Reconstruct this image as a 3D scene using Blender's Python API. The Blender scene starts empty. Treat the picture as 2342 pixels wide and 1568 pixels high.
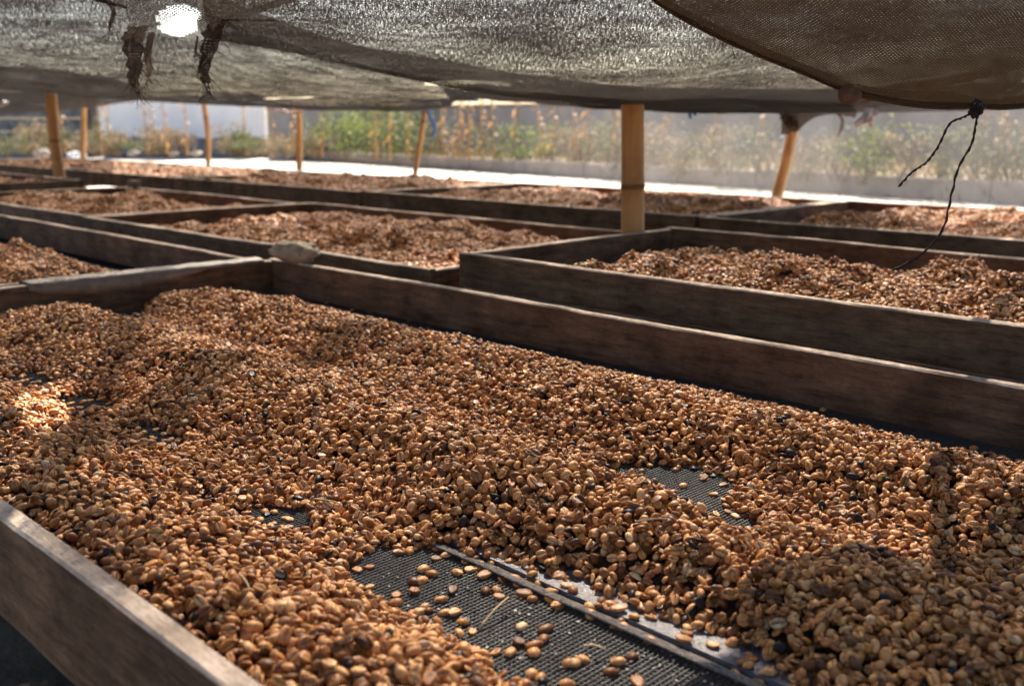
import bpy, bmesh, math, random
import numpy as np
from mathutils import Vector, Matrix, noise

random.seed(7)
RNG = np.random.default_rng(11)
SC = bpy.context.scene
COL = SC.collection
R2 = math.sqrt(2.0)

# ---------------------------------------------------------------- camera
CAMZ = 0.94
FOC = 2270.0                      # focal length in pixels of a 2342 px wide frame
CX, CY = 1171.0, 784.0
PITCH = math.atan(527 / 2423)
SP, CP = math.sin(PITCH), math.cos(PITCH)
cam = bpy.data.cameras.new("camera")
cam.sensor_width = 36.0
cam.lens = 36.0 * FOC / 2342.0
cam.clip_start = 0.02
cam.clip_end = 3000
cam.dof.use_dof = True
cam.dof.focus_distance = 1.12
cam.dof.aperture_fstop = 6.3
camo = bpy.data.objects.new("camera", cam)
COL.objects.link(camo)
fwd = Vector((-CP / R2, CP / R2, -SP))
camo.location = (0, 0, CAMZ)
camo.rotation_euler = fwd.to_track_quat('-Z', 'Y').to_euler()
SC.camera = camo

# ---------------------------------------------------------------- sky, sun, exposure
SUN = Vector((-0.47, 0.535, 0.70)).normalized()      # towards the sun
w = bpy.data.worlds.new("World")
SC.world = w
w.use_nodes = True
wn = w.node_tree
sky = wn.nodes.new("ShaderNodeTexSky")
sky.sky_type = 'NISHITA'
sky.sun_disc = False
sky.sun_elevation = math.asin(SUN.z)
sky.sun_rotation = math.atan2(SUN.x, SUN.y)
sky.dust_density = 2.0
wn.links.new(sky.outputs[0], wn.nodes["Background"].inputs[0])
wn.nodes["Background"].inputs[1].default_value = 0.05
sl = bpy.data.lights.new("sun", 'SUN')
sl.energy = 5.0
sl.angle = math.radians(0.6)
sl.color = (1.0, 0.89, 0.74)
slo = bpy.data.objects.new("sun", sl)
slo.rotation_euler = (-SUN).to_track_quat('-Z', 'Y').to_euler()
slo.location = SUN * 40
COL.objects.link(slo)
SC.view_settings.view_transform = 'Standard'
SC.view_settings.look = 'None'
SC.view_settings.exposure = 2.1
SC.view_settings.gamma = 1.0
SC.view_settings.use_curve_mapping = False
SC.cycles.use_denoising = True
SC.cycles.transparent_max_bounces = 48
SC.cycles.max_bounces = 8
SC.cycles.sample_clamp_indirect = 6.0


# ---------------------------------------------------------------- pixel helpers (2342 x 1568 frame)
def W(D, R, z):
    return Vector(((R - D) / R2, (R + D) / R2, z))

def PX(px, py, D):                 # pixel at horizontal distance D along the view
    u, v = (px - CX) / FOC, (py - CY) / FOC
    t = D / (CP - v * SP)
    return W(D, t * u, CAMZ - t * (SP + v * CP))

def PZ(px, py, z):                 # pixel on the level z
    u, v = (px - CX) / FOC, (py - CY) / FOC
    t = (CAMZ - z) / (SP + v * CP)
    return W(t * (CP - v * SP), t * u, z)

def PROJ(x, y, z):                 # works on arrays
    D = (y - x) / R2
    R = (x + y) / R2
    h = z - CAMZ
    dep = D * CP - h * SP
    up = D * SP + h * CP
    dep = np.where(dep > 1e-3, dep, 1e-3) if isinstance(dep, np.ndarray) else max(dep, 1e-3)
    return CX + FOC * R / dep, CY - FOC * up / dep, dep


# ---------------------------------------------------------------- object helpers
def tag(o, label=None, cat=None, group=None, kind=None):
    if label: o["label"] = label
    if cat: o["category"] = cat
    if group: o["group"] = group
    if kind: o["kind"] = kind
    return o

def empty(name, loc=(0, 0, 0), rz=0.0):
    o = bpy.data.objects.new(name, None)
    o.empty_display_size = 0.05
    o.location = loc
    o.rotation_euler = (0, 0, rz)
    COL.objects.link(o)
    return o

def link(name, me, mat=None, parent=None):
    o = bpy.data.objects.new(name, me)
    if mat is not None and not me.materials:
        me.materials.append(mat)
    COL.objects.link(o)
    if parent is not None:
        o.parent = parent
    return o

def mesh(name, verts, faces, smooth=True):
    me = bpy.data.meshes.new(name)
    me.from_pydata([tuple(v) for v in verts], [], faces)
    me.update()
    if smooth:
        me.polygons.foreach_set("use_smooth", [True] * len(me.polygons))
    return me

def frames(pts):
    n = len(pts)
    out = []
    up = Vector((0.13, 0.31, 0.94)).normalized()
    for i in range(n):
        d = (pts[min(i + 1, n - 1)] - pts[max(i - 1, 0)])
        d = d.normalized() if d.length > 1e-9 else Vector((0, 0, 1))
        a = d.cross(up)
        if a.length < 0.05:
            a = d.cross(Vector((1, 0, 0)))
        a.normalize()
        out.append((a, a.cross(d).normalized()))
    return out

def tube_data(pts, radii, seg=8, flat=1.0, cap=True, V=None, F=None):
    V = [] if V is None else V
    F = [] if F is None else F
    b0 = len(V)
    fr = frames(pts)
    for i, p in enumerate(pts):
        a, b = fr[i]
        for k in range(seg):
            t = 2 * math.pi * k / seg
            V.append(p + a * (radii[i] * math.cos(t)) + b * (radii[i] * flat * math.sin(t)))
    for i in range(len(pts) - 1):
        for k in range(seg):
            k2 = (k + 1) % seg
            F.append((b0 + i * seg + k, b0 + i * seg + k2, b0 + (i + 1) * seg + k2, b0 + (i + 1) * seg + k))
    if cap:
        F.append(tuple(b0 + k for k in reversed(range(seg))))
        F.append(tuple(b0 + (len(pts) - 1) * seg + k for k in range(seg)))
    return V, F

def smooth_path(pts, n):
    """Catmull-Rom through the given points."""
    P = [Vector(p) for p in pts]
    P = [2 * P[0] - P[1]] + P + [2 * P[-1] - P[-2]]
    out = []
    m = len(P) - 3
    for i in range(n + 1):
        s = min(i / n * m, m - 1e-6)
        k = int(s)
        t = s - k
        a, b, c, d = P[k:k + 4]
        out.append(0.5 * ((2 * b) + (c - a) * t + (2 * a - 5 * b + 4 * c - d) * t * t + (3 * b - a - 3 * c + d) * t ** 3))
    return out


# ---------------------------------------------------------------- materials
def newmat(name):
    m = bpy.data.materials.new(name)
    m.use_nodes = True
    nt = m.node_tree
    return m, nt, nt.nodes["Principled BSDF"]

def N(nt, t, **kw):
    n = nt.nodes.new(t)
    for k, v in kw.items():
        setattr(n, k, v)
    return n

def ramp(nt, stops, fac=None, interp='LINEAR'):
    r = nt.nodes.new("ShaderNodeValToRGB")
    r.color_ramp.interpolation = interp
    el = r.color_ramp.elements
    while len(el) < len(stops):
        el.new(0.5)
    for e, (p, c) in zip(el, stops):
        e.position = p
        e.color = (*c, 1) if len(c) == 3 else c
    if fac is not None:
        nt.links.new(fac, r.inputs[0])
    return r

def mathn(nt, op, a, b=None, clamp=False):
    n = nt.nodes.new("ShaderNodeMath")
    n.operation = op
    n.use_clamp = clamp
    for i, x in enumerate((a, b)):
        if x is None: continue
        if isinstance(x, (int, float)): n.inputs[i].default_value = x
        else: nt.links.new(x, n.inputs[i])
    return n.outputs[0]

def mixc(nt, fac, a, b, mode='MIX'):
    n = nt.nodes.new("ShaderNodeMix")
    n.data_type = 'RGBA'
    n.blend_type = mode
    for i, x in ((0, fac), (6, a), (7, b)):
        if isinstance(x, (int, float)): n.inputs[i].default_value = x
        elif isinstance(x, tuple): n.inputs[i].default_value = (*x, 1)
        else: nt.links.new(x, n.inputs[i])
    return n.outputs[2]

def tex_noise(nt, vec, scale, detail=4, rough=0.55):
    n = nt.nodes.new("ShaderNodeTexNoise")
    n.inputs["Scale"].default_value = scale
    n.inputs["Detail"].default_value = detail
    n.inputs["Roughness"].default_value = rough
    if vec is not None: nt.links.new(vec, n.inputs["Vector"])
    return n.outputs[0]

def objcoord(nt, scale=(1, 1, 1), rnd=True):
    tc = nt.nodes.new("ShaderNodeTexCoord")
    mp = nt.nodes.new("ShaderNodeMapping")
    mp.inputs["Scale"].default_value = scale
    nt.links.new(tc.outputs["Object"], mp.inputs["Vector"])
    if rnd:
        oi = nt.nodes.new("ShaderNodeObjectInfo")
        cb = nt.nodes.new("ShaderNodeCombineXYZ")
        m1 = mathn(nt, 'MULTIPLY', oi.outputs["Random"], 37.0)
        nt.links.new(m1, cb.inputs[0]); nt.links.new(m1, cb.inputs[1]); nt.links.new(m1, cb.inputs[2])
        nt.links.new(cb.outputs[0], mp.inputs["Location"])
    return mp.outputs[0]

def bump(nt, bs, h, strength=0.3, dist=0.002):
    b = nt.nodes.new("ShaderNodeBump")
    b.inputs["Strength"].default_value = strength
    b.inputs["Distance"].default_value = dist
    nt.links.new(h, b.inputs["Height"])
    nt.links.new(b.outputs[0], bs.inputs["Normal"])

def simple(name, col, rough=0.8, var=0.25, scale=30, bmp=0.3, bdist=0.003, spec=0.3):
    m, nt, bs = newmat(name)
    v = objcoord(nt)
    n = tex_noise(nt, v, scale)
    lo = tuple(c * (1 - var) for c in col)
    hi = tuple(min(1, c * (1 + var)) for c in col)
    r = ramp(nt, [(0.3, lo), (0.7, hi)], n)
    nt.links.new(r.outputs[0], bs.inputs["Base Color"])
    bs.inputs["Roughness"].default_value = rough
    bs.inputs["Specular IOR Level"].default_value = spec
    if bmp:
        n2 = tex_noise(nt, v, scale * 4)
        bump(nt, bs, n2, bmp, bdist)
    return m

def wood_mat(name, dark, mid, light, rough=0.75):
    m, nt, bs = newmat(name)
    g = tex_noise(nt, objcoord(nt, (4.5, 30, 30)), 3.0, 8, 0.7)
    v2 = objcoord(nt, (1, 1, 1))
    blot = tex_noise(nt, v2, 11.0, 6, 0.65)
    fine = tex_noise(nt, objcoord(nt, (34, 300, 300)), 3.0, 5, 0.7)
    kn = N(nt, "ShaderNodeTexVoronoi"); kn.inputs["Scale"].default_value = 1.0
    nt.links.new(objcoord(nt, (3.6, 9, 9)), kn.inputs["Vector"])
    knot = ramp(nt, [(0.03, (0.25, 0.2, 0.17)), (0.11, (1, 1, 1))], kn.outputs["Distance"])
    r = ramp(nt, [(0.30, dark), (0.5, mid), (0.72, light)], g)
    stain = ramp(nt, [(0.36, (0.38, 0.34, 0.31)), (0.60, (1, 1, 1))], blot)
    c = mixc(nt, 0.8, r.outputs[0], stain.outputs[0], 'MULTIPLY')
    c = mixc(nt, 0.8, c, knot.outputs[0], 'MULTIPLY')
    fr = ramp(nt, [(0.36, (0.42, 0.38, 0.35)), (0.52, (1, 1, 1))], fine)
    c = mixc(nt, 0.65, c, fr.outputs[0], 'MULTIPLY')
    nt.links.new(c, bs.inputs["Base Color"])
    bs.inputs["Roughness"].default_value = rough
    bs.inputs["Specular IOR Level"].default_value = 0.22
    h = mathn(nt, 'ADD', mathn(nt, 'MULTIPLY', g, 0.8), fine)
    bump(nt, bs, h, 0.7, 0.002)
    return m

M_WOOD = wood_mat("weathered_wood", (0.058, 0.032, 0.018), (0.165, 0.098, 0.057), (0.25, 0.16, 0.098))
M_WOODTOP = wood_mat("lit_worn_top_edge", (0.38, 0.275, 0.20), (0.60, 0.46, 0.35), (0.74, 0.60, 0.48))  # bleached wood, with light falling on the board tops painted into the colour
M_WOOD2 = wood_mat("grey_wood", (0.10, 0.075, 0.06), (0.23, 0.175, 0.14), (0.34, 0.28, 0.23))

def bean_mat(name, dry=False):
    m, nt, bs = newmat(name)
    oi = N(nt, "ShaderNodeObjectInfo")
    v = objcoord(nt)
    stops = [(0.0, (0.014, 0.010, 0.010)), (0.026, (0.020, 0.013, 0.013)), (0.036, (0.12, 0.042, 0.013)), (0.18, (0.26, 0.10, 0.028)),
             (0.40, (0.48, 0.195, 0.056)), (0.62, (0.65, 0.30, 0.098)), (0.82, (0.74, 0.395, 0.155)), (0.93, (0.56, 0.235, 0.045)), (1.0, (0.80, 0.52, 0.27))]
    r = ramp(nt, stops, oi.outputs["Random"])
    n = tex_noise(nt, v, 210, 3, 0.6)
    blot = ramp(nt, [(0.34, (0.30, 0.19, 0.13)), (0.55, (1, 1, 1))], n)
    c = mixc(nt, 0.8, r.outputs[0], blot.outputs[0], 'MULTIPLY')
    tc = N(nt, "ShaderNodeTexCoord"); sx = N(nt, "ShaderNodeSeparateXYZ"); nt.links.new(tc.outputs["Object"], sx.inputs[0])
    ay = mathn(nt, 'ABSOLUTE', mathn(nt, 'ADD', sx.outputs[1], mathn(nt, 'MULTIPLY', mathn(nt, 'SUBTRACT', n, .5), .0012)))
    cre = mathn(nt, 'MULTIPLY', mathn(nt, 'LESS_THAN', ay, .00042), mathn(nt, 'LESS_THAN', sx.outputs[2], .0003))
    c = mixc(nt, mathn(nt, 'MULTIPLY', cre, .8), c, (0.05, 0.022, 0.010))
    nt.links.new(c, bs.inputs["Base Color"])
    bs.inputs["Roughness"].default_value = 0.48
    bs.inputs["Specular IOR Level"].default_value = 0.24
    n2 = tex_noise(nt, v, 620, 3, 0.6)
    bump(nt, bs, n2, 0.35, 0.0006)
    return m
M_BEAN = bean_mat("coffee_bean")
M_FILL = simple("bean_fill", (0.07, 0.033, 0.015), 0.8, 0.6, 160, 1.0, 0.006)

def net_mat(name, thread, trans, open_frac, pitch=0.0034, speck=0.5, grain=(200, 30), gamt=1.6, wobble=1.4, grain2=None):
    """Knitted shade cloth: dark threads around real gaps."""
    m, nt, bs = newmat(name)
    nt.nodes.remove(bs)
    out = nt.nodes["Material Output"]
    uv = N(nt, "ShaderNodeUVMap")
    wob = N(nt, "ShaderNodeTexNoise"); wob.inputs["Scale"].default_value = 60; wob.inputs["Detail"].default_value = 2
    nt.links.new(uv.outputs[0], wob.inputs["Vector"])
    vm = N(nt, "ShaderNodeVectorMath", operation='SCALE'); vm.inputs["Scale"].default_value = pitch * wobble
    nt.links.new(wob.outputs["Color"], vm.inputs[0])
    va = N(nt, "ShaderNodeVectorMath", operation='ADD')
    nt.links.new(uv.outputs[0], va.inputs[0]); nt.links.new(vm.outputs[0], va.inputs[1])
    sx = N(nt, "ShaderNodeSeparateXYZ"); nt.links.new(va.outputs[0], sx.inputs[0])
    big = tex_noise(nt, uv.outputs[0], 5.0, 4, 0.6)
    med = tex_noise(nt, uv.outputs[0], 260.0, 2, 0.5)
    row = mathn(nt, 'MULTIPLY', sx.outputs[1], 1 / pitch)
    rowi = mathn(nt, 'FLOOR', row)
    off = mathn(nt, 'MULTIPLY', mathn(nt, 'MODULO', rowi, 2.0), 0.5)
    ax = mathn(nt, 'ADD', mathn(nt, 'MULTIPLY', sx.outputs[0], 1 / (pitch * 0.9)), off)
    dx = mathn(nt, 'ABSOLUTE', mathn(nt, 'SUBTRACT', mathn(nt, 'FRACT', ax), 0.5))
    dy = mathn(nt, 'ABSOLUTE', mathn(nt, 'SUBTRACT', mathn(nt, 'FRACT', row), 0.5))
    d = mathn(nt, 'MAXIMUM', dx, dy)                       # 0 in the gap centre, 0.5 on the thread
    half = 0.5 * math.sqrt(open_frac)
    th = mathn(nt, 'ADD', half, mathn(nt, 'MULTIPLY', mathn(nt, 'SUBTRACT', med, 0.5), speck))
    th = mathn(nt, 'ADD', th, mathn(nt, 'MULTIPLY', mathn(nt, 'SUBTRACT', big, 0.5), 0.22))
    gm = N(nt, "ShaderNodeMapping"); gm.inputs["Scale"].default_value = (grain[0], grain[1], 1)
    nt.links.new(uv.outputs[0], gm.inputs["Vector"])
    gr = tex_noise(nt, gm.outputs[0], 1.0, 3, 0.65)
    th = mathn(nt, 'ADD', th, mathn(nt, 'MULTIPLY', mathn(nt, 'SUBTRACT', gr, 0.52), gamt))
    if grain2:
        gm2 = N(nt, "ShaderNodeMapping"); gm2.inputs["Scale"].default_value = (grain2[0], grain2[1], 1)
        nt.links.new(uv.outputs[0], gm2.inputs["Vector"])
        gr2 = tex_noise(nt, gm2.outputs[0], 1.0, 2, 0.6)
        th = mathn(nt, 'ADD', th, mathn(nt, 'MULTIPLY', mathn(nt, 'SUBTRACT', gr2, 0.52), gamt * .8))
    fac = mathn(nt, 'GREATER_THAN', d, th)
    df = N(nt, "ShaderNodeBsdfDiffuse"); df.inputs[0].default_value = (*thread, 1)
    tl = N(nt, "ShaderNodeBsdfTranslucent"); tl.inputs[0].default_value = (*trans, 1)
    ad = N(nt, "ShaderNodeAddShader")
    nt.links.new(df.outputs[0], ad.inputs[0]); nt.links.new(tl.outputs[0], ad.inputs[1])
    tr = N(nt, "ShaderNodeBsdfTransparent")
    mx = N(nt, "ShaderNodeMixShader")
    nt.links.new(fac, mx.inputs[0]); nt.links.new(tr.outputs[0], mx.inputs[1]); nt.links.new(ad.outputs[0], mx.inputs[2])
    nt.links.new(mx.outputs[0], out.inputs[0])
    return m
M_NET = net_mat("shade_cloth", (0.04, 0.034, 0.03), (0.040, 0.036, 0.034), 0.48, grain=(330, 34), gamt=.38, grain2=(210, 9))
M_NETM = net_mat("shade_cloth_middle", (0.04, 0.034, 0.03), (0.042, 0.037, 0.034), 0.48, grain=(620, 90), gamt=.44, grain2=(380, 22))
M_NETC = net_mat("shade_cloth_coarse", (0.03, 0.024, 0.02), (0.03, 0.024, 0.02), 0.5, 0.006, 0.15, grain=(60, 20), gamt=.3)
M_NETD = net_mat("shade_cloth_dark", (0.034, 0.025, 0.018), (0.014, 0.0095, 0.006), 0.13, 0.0042, 0.16, grain=(40, 25), gamt=.25, wobble=.4)
M_FOLD = net_mat("cloth_fold", (0.05, 0.043, 0.038), (0.075, 0.066, 0.058), 0.02, 0.0034, 0.3, grain=(200, 60), gamt=.5)
M_RAG = net_mat("torn_knit", (0.030, 0.021, 0.017), (0.02, 0.014, 0.011), 0.10, 0.0040, 0.4, grain=(120, 60), gamt=.4)
M_FIBRE = simple("frayed_fibre", (0.030, 0.020, 0.016), 0.9, 0.5, 90, 0.6, 0.004)
M_ROPE = simple("black_twine", (0.018, 0.015, 0.017), 0.6, 0.5, 400, 0.6, 0.001)

def bamboo_mat():
    m, nt, bs = newmat("bamboo")
    v = objcoord(nt, (30, 30, 1.2))
    g = tex_noise(nt, v, 1.6, 5, 0.6)
    b = tex_noise(nt, objcoord(nt), 7, 4, 0.6)
    r = ramp(nt, [(0.25, (0.33, 0.155, 0.048)), (0.55, (0.52, 0.275, 0.09)), (0.8, (0.60, 0.37, 0.15))], g)
    st = ramp(nt, [(0.3, (0.55, 0.45, 0.38)), (0.55, (1, 1, 1))], b)
    c = mixc(nt, 0.7, r.outputs[0], st.outputs[0], 'MULTIPLY')
    nt.links.new(c, bs.inputs["Base Color"])
    bs.inputs["Roughness"].default_value = 0.5
    bump(nt, bs, g, 0.2, 0.001)
    return m
M_BAMBOO = bamboo_mat()
M_NODE = simple("bamboo_node", (0.17, 0.085, 0.035), 0.7, 0.3, 60)


# ================================================================ SETTING
def sheet(name, pts, z, mat, kind='structure'):
    me = mesh(name, [(x, y, z) for x, y in pts], [tuple(range(len(pts)))], False)
    o = link(name, me, mat)
    return tag(o, kind=kind)

M_DIRT = simple("dirt", (0.10, 0.075, 0.055), 0.95, 0.5, 6, 0.6, 0.02)
M_CONC = simple("pale_concrete", (0.60, 0.56, 0.50), 0.85, 0.12, 2.5, 0.2, 0.004)
M_SOIL = simple("dry_soil", (0.24, 0.18, 0.13), 0.95, 0.4, 5, 0.8, 0.03)
sheet("ground", [(-900, -900), (900, -900), (900, 900), (-900, 900)], 0.0, M_DIRT)
# kerb line runs from the right-hand side to the far left
KA, KB = Vector((6.0, 11.4)), Vector((-34.0, 17.5))
kd = (KB - KA).normalized()
kn = Vector((-kd.y, kd.x))
if kn.y < 0: kn = -kn
sheet("concrete_yard", [(7, 4.75), (7, 11.2), (KB.x, KB.y - .05), (-34, 4.75)], 0.006, M_CONC)

# raised soil behind the kerb, gently uneven
def soil():
    V, F = [], []
    nu, nv = 90, 26
    for i in range(nu + 1):
        for j in range(nv + 1):
            a = KA + (KB - KA) * (i / nu) + kn * (0.10 + 11.0 * (j / nv))
            z = 0.24 + 0.10 * noise.noise(Vector((a.x * .5, a.y * .5, 3))) + 0.05 * noise.noise(Vector((a.x * 2, a.y * 2, 7)))
            if j == 0: z = 0.2
            V.append((a.x, a.y, z))
    for i in range(nu):
        for j in range(nv):
            q = i * (nv + 1) + j
            F.append((q, q + 1, q + nv + 2, q + nv + 1))
    return mesh("soil_terrace", V, F)
tag(link("soil_terrace", soil(), M_SOIL), kind='structure')
def soil_z(x, y):
    return 0.24 + 0.10 * noise.noise(Vector((x * .5, y * .5, 3))) + 0.05 * noise.noise(Vector((x * 2, y * 2, 7)))

# low kerb wall out of concrete lengths
M_KERB = simple("kerb_concrete", (0.23, 0.195, 0.175), 0.9, 0.25, 4, 0.4, 0.01)
kerb = empty("kerb_wall", (KA.x, KA.y, 0))
tag(kerb, "low grey-brown concrete kerb along the far edge of the sunlit yard", "kerb")
total = (KB - KA).length
s = 0.0
while s < total - 0.1:
    L = min(random.uniform(1.5, 2.6), total - s)
    p = KA + kd * (s + L / 2)
    hh = 0.29 + random.uniform(-.02, .02)
    bm = bmesh.new()
    bmesh.ops.create_cube(bm, size=1)
    bmesh.ops.scale(bm, vec=(L - 0.015, 0.14, hh), verts=bm.verts)
    bmesh.ops.bevel(bm, geom=bm.edges[:], offset=0.012, segments=1, affect='EDGES')
    me = bpy.data.meshes.new("kerb_block"); bm.to_mesh(me); bm.free()
    o = link("kerb_block", me, M_KERB, kerb)
    o.location = (p.x - KA.x, p.y - KA.y, hh / 2 + 0.004)
    o.rotation_euler = (0, random.uniform(-.004, .004), math.atan2(kd.y, kd.x))
    s += L

# ---- walls behind the plants
def wall_between(name, pxA, DA, pxB, DB, h, thick, mat, label, cat="wall"):
    A = W(DA, (pxA - CX) * CP / FOC * DA, 0); B = W(DB, (pxB - CX) * CP / FOC * DB, 0)
    d = (B - A); L = d.length
    root = empty(name, A, math.atan2(d.y, d.x))
    tag(root, label, cat)
    return root, L
def box_me(name, x0, x1, y0, y1, z0, z1, bev=0.0):
    bm = bmesh.new()
    bmesh.ops.create_cube(bm, size=1)
    bmesh.ops.scale(bm, vec=(x1 - x0, y1 - y0, z1 - z0), verts=bm.verts)
    bmesh.ops.translate(bm, vec=((x0 + x1) / 2, (y0 + y1) / 2, (z0 + z1) / 2), verts=bm.verts)
    if bev: bmesh.ops.bevel(bm, geom=bm.edges[:], offset=bev, segments=1, affect='EDGES')
    me = bpy.data.meshes.new(name); bm.to_mesh(me); bm.free()
    return me
M_WHITE = simple("white_limewash", (0.86, 0.87, 0.90), 0.9, 0.08, 1.2, 0.2, 0.01)
M_DADO = simple("stained_plinth", (0.17, 0.19, 0.21), 0.9, 0.35, 2.0, 0.4, 0.01)
M_STONE = simple("dark_stone", (0.13, 0.14, 0.15), 0.9, 0.45, 3.0, 0.6, 0.02)
M_GREYW = simple("grey_render", (0.30, 0.29, 0.29), 0.9, 0.2, 1.5, 0.3, 0.01)
r_, L = wall_between("white_wall", 232, 31, 606, 31, 3, .3, M_WHITE, "white limewashed wall with a grey stained plinth behind the corn", "wall")
link("wall", box_me("wall", 0, L, 0, .25, 0.0, 1.80), M_WHITE, r_)
link("coping", box_me("coping", -.03, L + .03, -.04, .29, 1.80, 1.86, .01), M_GREYW, r_)
V, F = [], []
for i in range(61):
    x = L * i / 60
    zt = 0.62 + .10 * noise.noise(Vector((x * 1.7, 0, 5))) + .05 * noise.noise(Vector((x * 6, 0, 9)))
    V += [(x, -0.03, 0), (x, -0.03, zt), (x, 0.0, zt + .01)]
for i in range(60):
    a = i * 3
    F += [(a, a + 3, a + 4, a + 1), (a + 1, a + 4, a + 5, a + 2)]
link("plinth", mesh("plinth", V, F, False), M_DADO, r_)
r_, L = wall_between("stone_wall", -260, 31.5, 230, 31.5, 2.2, .4, M_STONE, "dark blue-grey stone wall left of the white wall", "wall")
for j in range(5):
    x = 0.0
    while x < L - .2:
        ww = min(random.uniform(.5, 1.1), L - x)
        o = link("stone", box_me("stone", x + .012, x + ww - .012, random.uniform(-.03, .0), .4, j * .40 + .01, j * .40 + .39, .02), M_STONE, r_)
        x += ww
link("gate_post", box_me("gate_post", L - .32, L - .14, -.3, -.1, 0, 2.3, .01), simple("dark_post", (0.08, 0.06, 0.055), .8), r_)
r_, L = wall_between("boundary_wall", 612, 29.5, 2800, 17.5, 1.5, .2, M_GREYW, "long grey rendered boundary wall behind the weeds", "wall")
link("wall", box_me("wall", 0, L, 0, .18, 0, 1.42), M_GREYW, r_)
link("coping", box_me("coping", -.02, L + .02, -.03, .21, 1.42, 1.49, .01), M_KERB, r_)
for k in range(9):
    link("pier", box_me("pier", L * (k + .3) / 9, L * (k + .3) / 9 + .22, -.06, -.002, 0, 1.419), M_GREYW, r_)


# ================================================================ DRYING BEDS
MATS = [M_WOOD]
def board_me(L, T, H, seed, warp=0.004, bow=0.0, cham=0.0025):
    """Plank along +x from 0 to L, thickness in y, top at z=0, worn uneven edges."""
    n = max(6, int(L / 0.06))
    V, F = [], []
    c = cham
    prof = [(-T / 2, -H), (T / 2, -H), (T / 2, -c), (T / 2 - c, 0), (-T / 2 + c, 0), (-T / 2, -c)]
    for i in range(n + 1):
        x = L * i / n
        b = bow * math.sin(math.pi * i / n)
        for k, (y, z) in enumerate(prof):
            nz = warp * noise.noise(Vector((x * 2.2, seed, k // 3 * .2))) + .0014 * noise.noise(Vector((x * 19, seed + k, 2)))
            ny = warp * .9 * noise.noise(Vector((x * 1.4, seed + 9, 0))) + .0010 * noise.noise(Vector((x * 23, seed + k, 6)))
            V.append((x, y + ny + b, z + (nz if z > -H / 2 else nz * .3)))
    m = len(prof)
    for i in range(n):
        for k in range(m):
            k2 = (k + 1) % m
            F.append((i * m + k, (i + 1) * m + k, (i + 1) * m + k2, i * m + k2))
    F.append(tuple(range(m)))
    F.append(tuple(reversed(range(n * m, n * m + m))))
    me = mesh("plank", V, F, False)
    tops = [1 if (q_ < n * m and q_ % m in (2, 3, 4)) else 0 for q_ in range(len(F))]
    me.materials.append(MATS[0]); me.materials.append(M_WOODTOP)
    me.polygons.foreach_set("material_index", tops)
    bm = bmesh.new(); bm.from_mesh(me); bmesh.ops.recalc_face_normals(bm, faces=bm.faces); bm.to_mesh(me); bm.free()
    return me

def board(name, parent, A, B, ztop, H, T=0.019, mat=None, bow=0.0, warp=0.004):
    A, B = Vector(A), Vector(B)
    d = B - A
    o = link(name, board_me(d.length, T, H, random.uniform(0, 99), warp, bow), mat or M_WOOD, parent)
    p = parent.location
    o.location = (A.x - p.x, A.y - p.y, ztop - p.z)
    o.rotation_euler = (0, 0, math.atan2(d.y, d.x))
    return o

M_WIRE = simple("black_netting", (0.040, 0.036, 0.034), 0.5, 0.4, 300, 0.3, 0.0006, 0.4)
M_MESHFAR = simple("dark_netting", (0.020, 0.018, 0.018), 1.0, 0.4, 300, 0.8, 0.002, 0.0)

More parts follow.
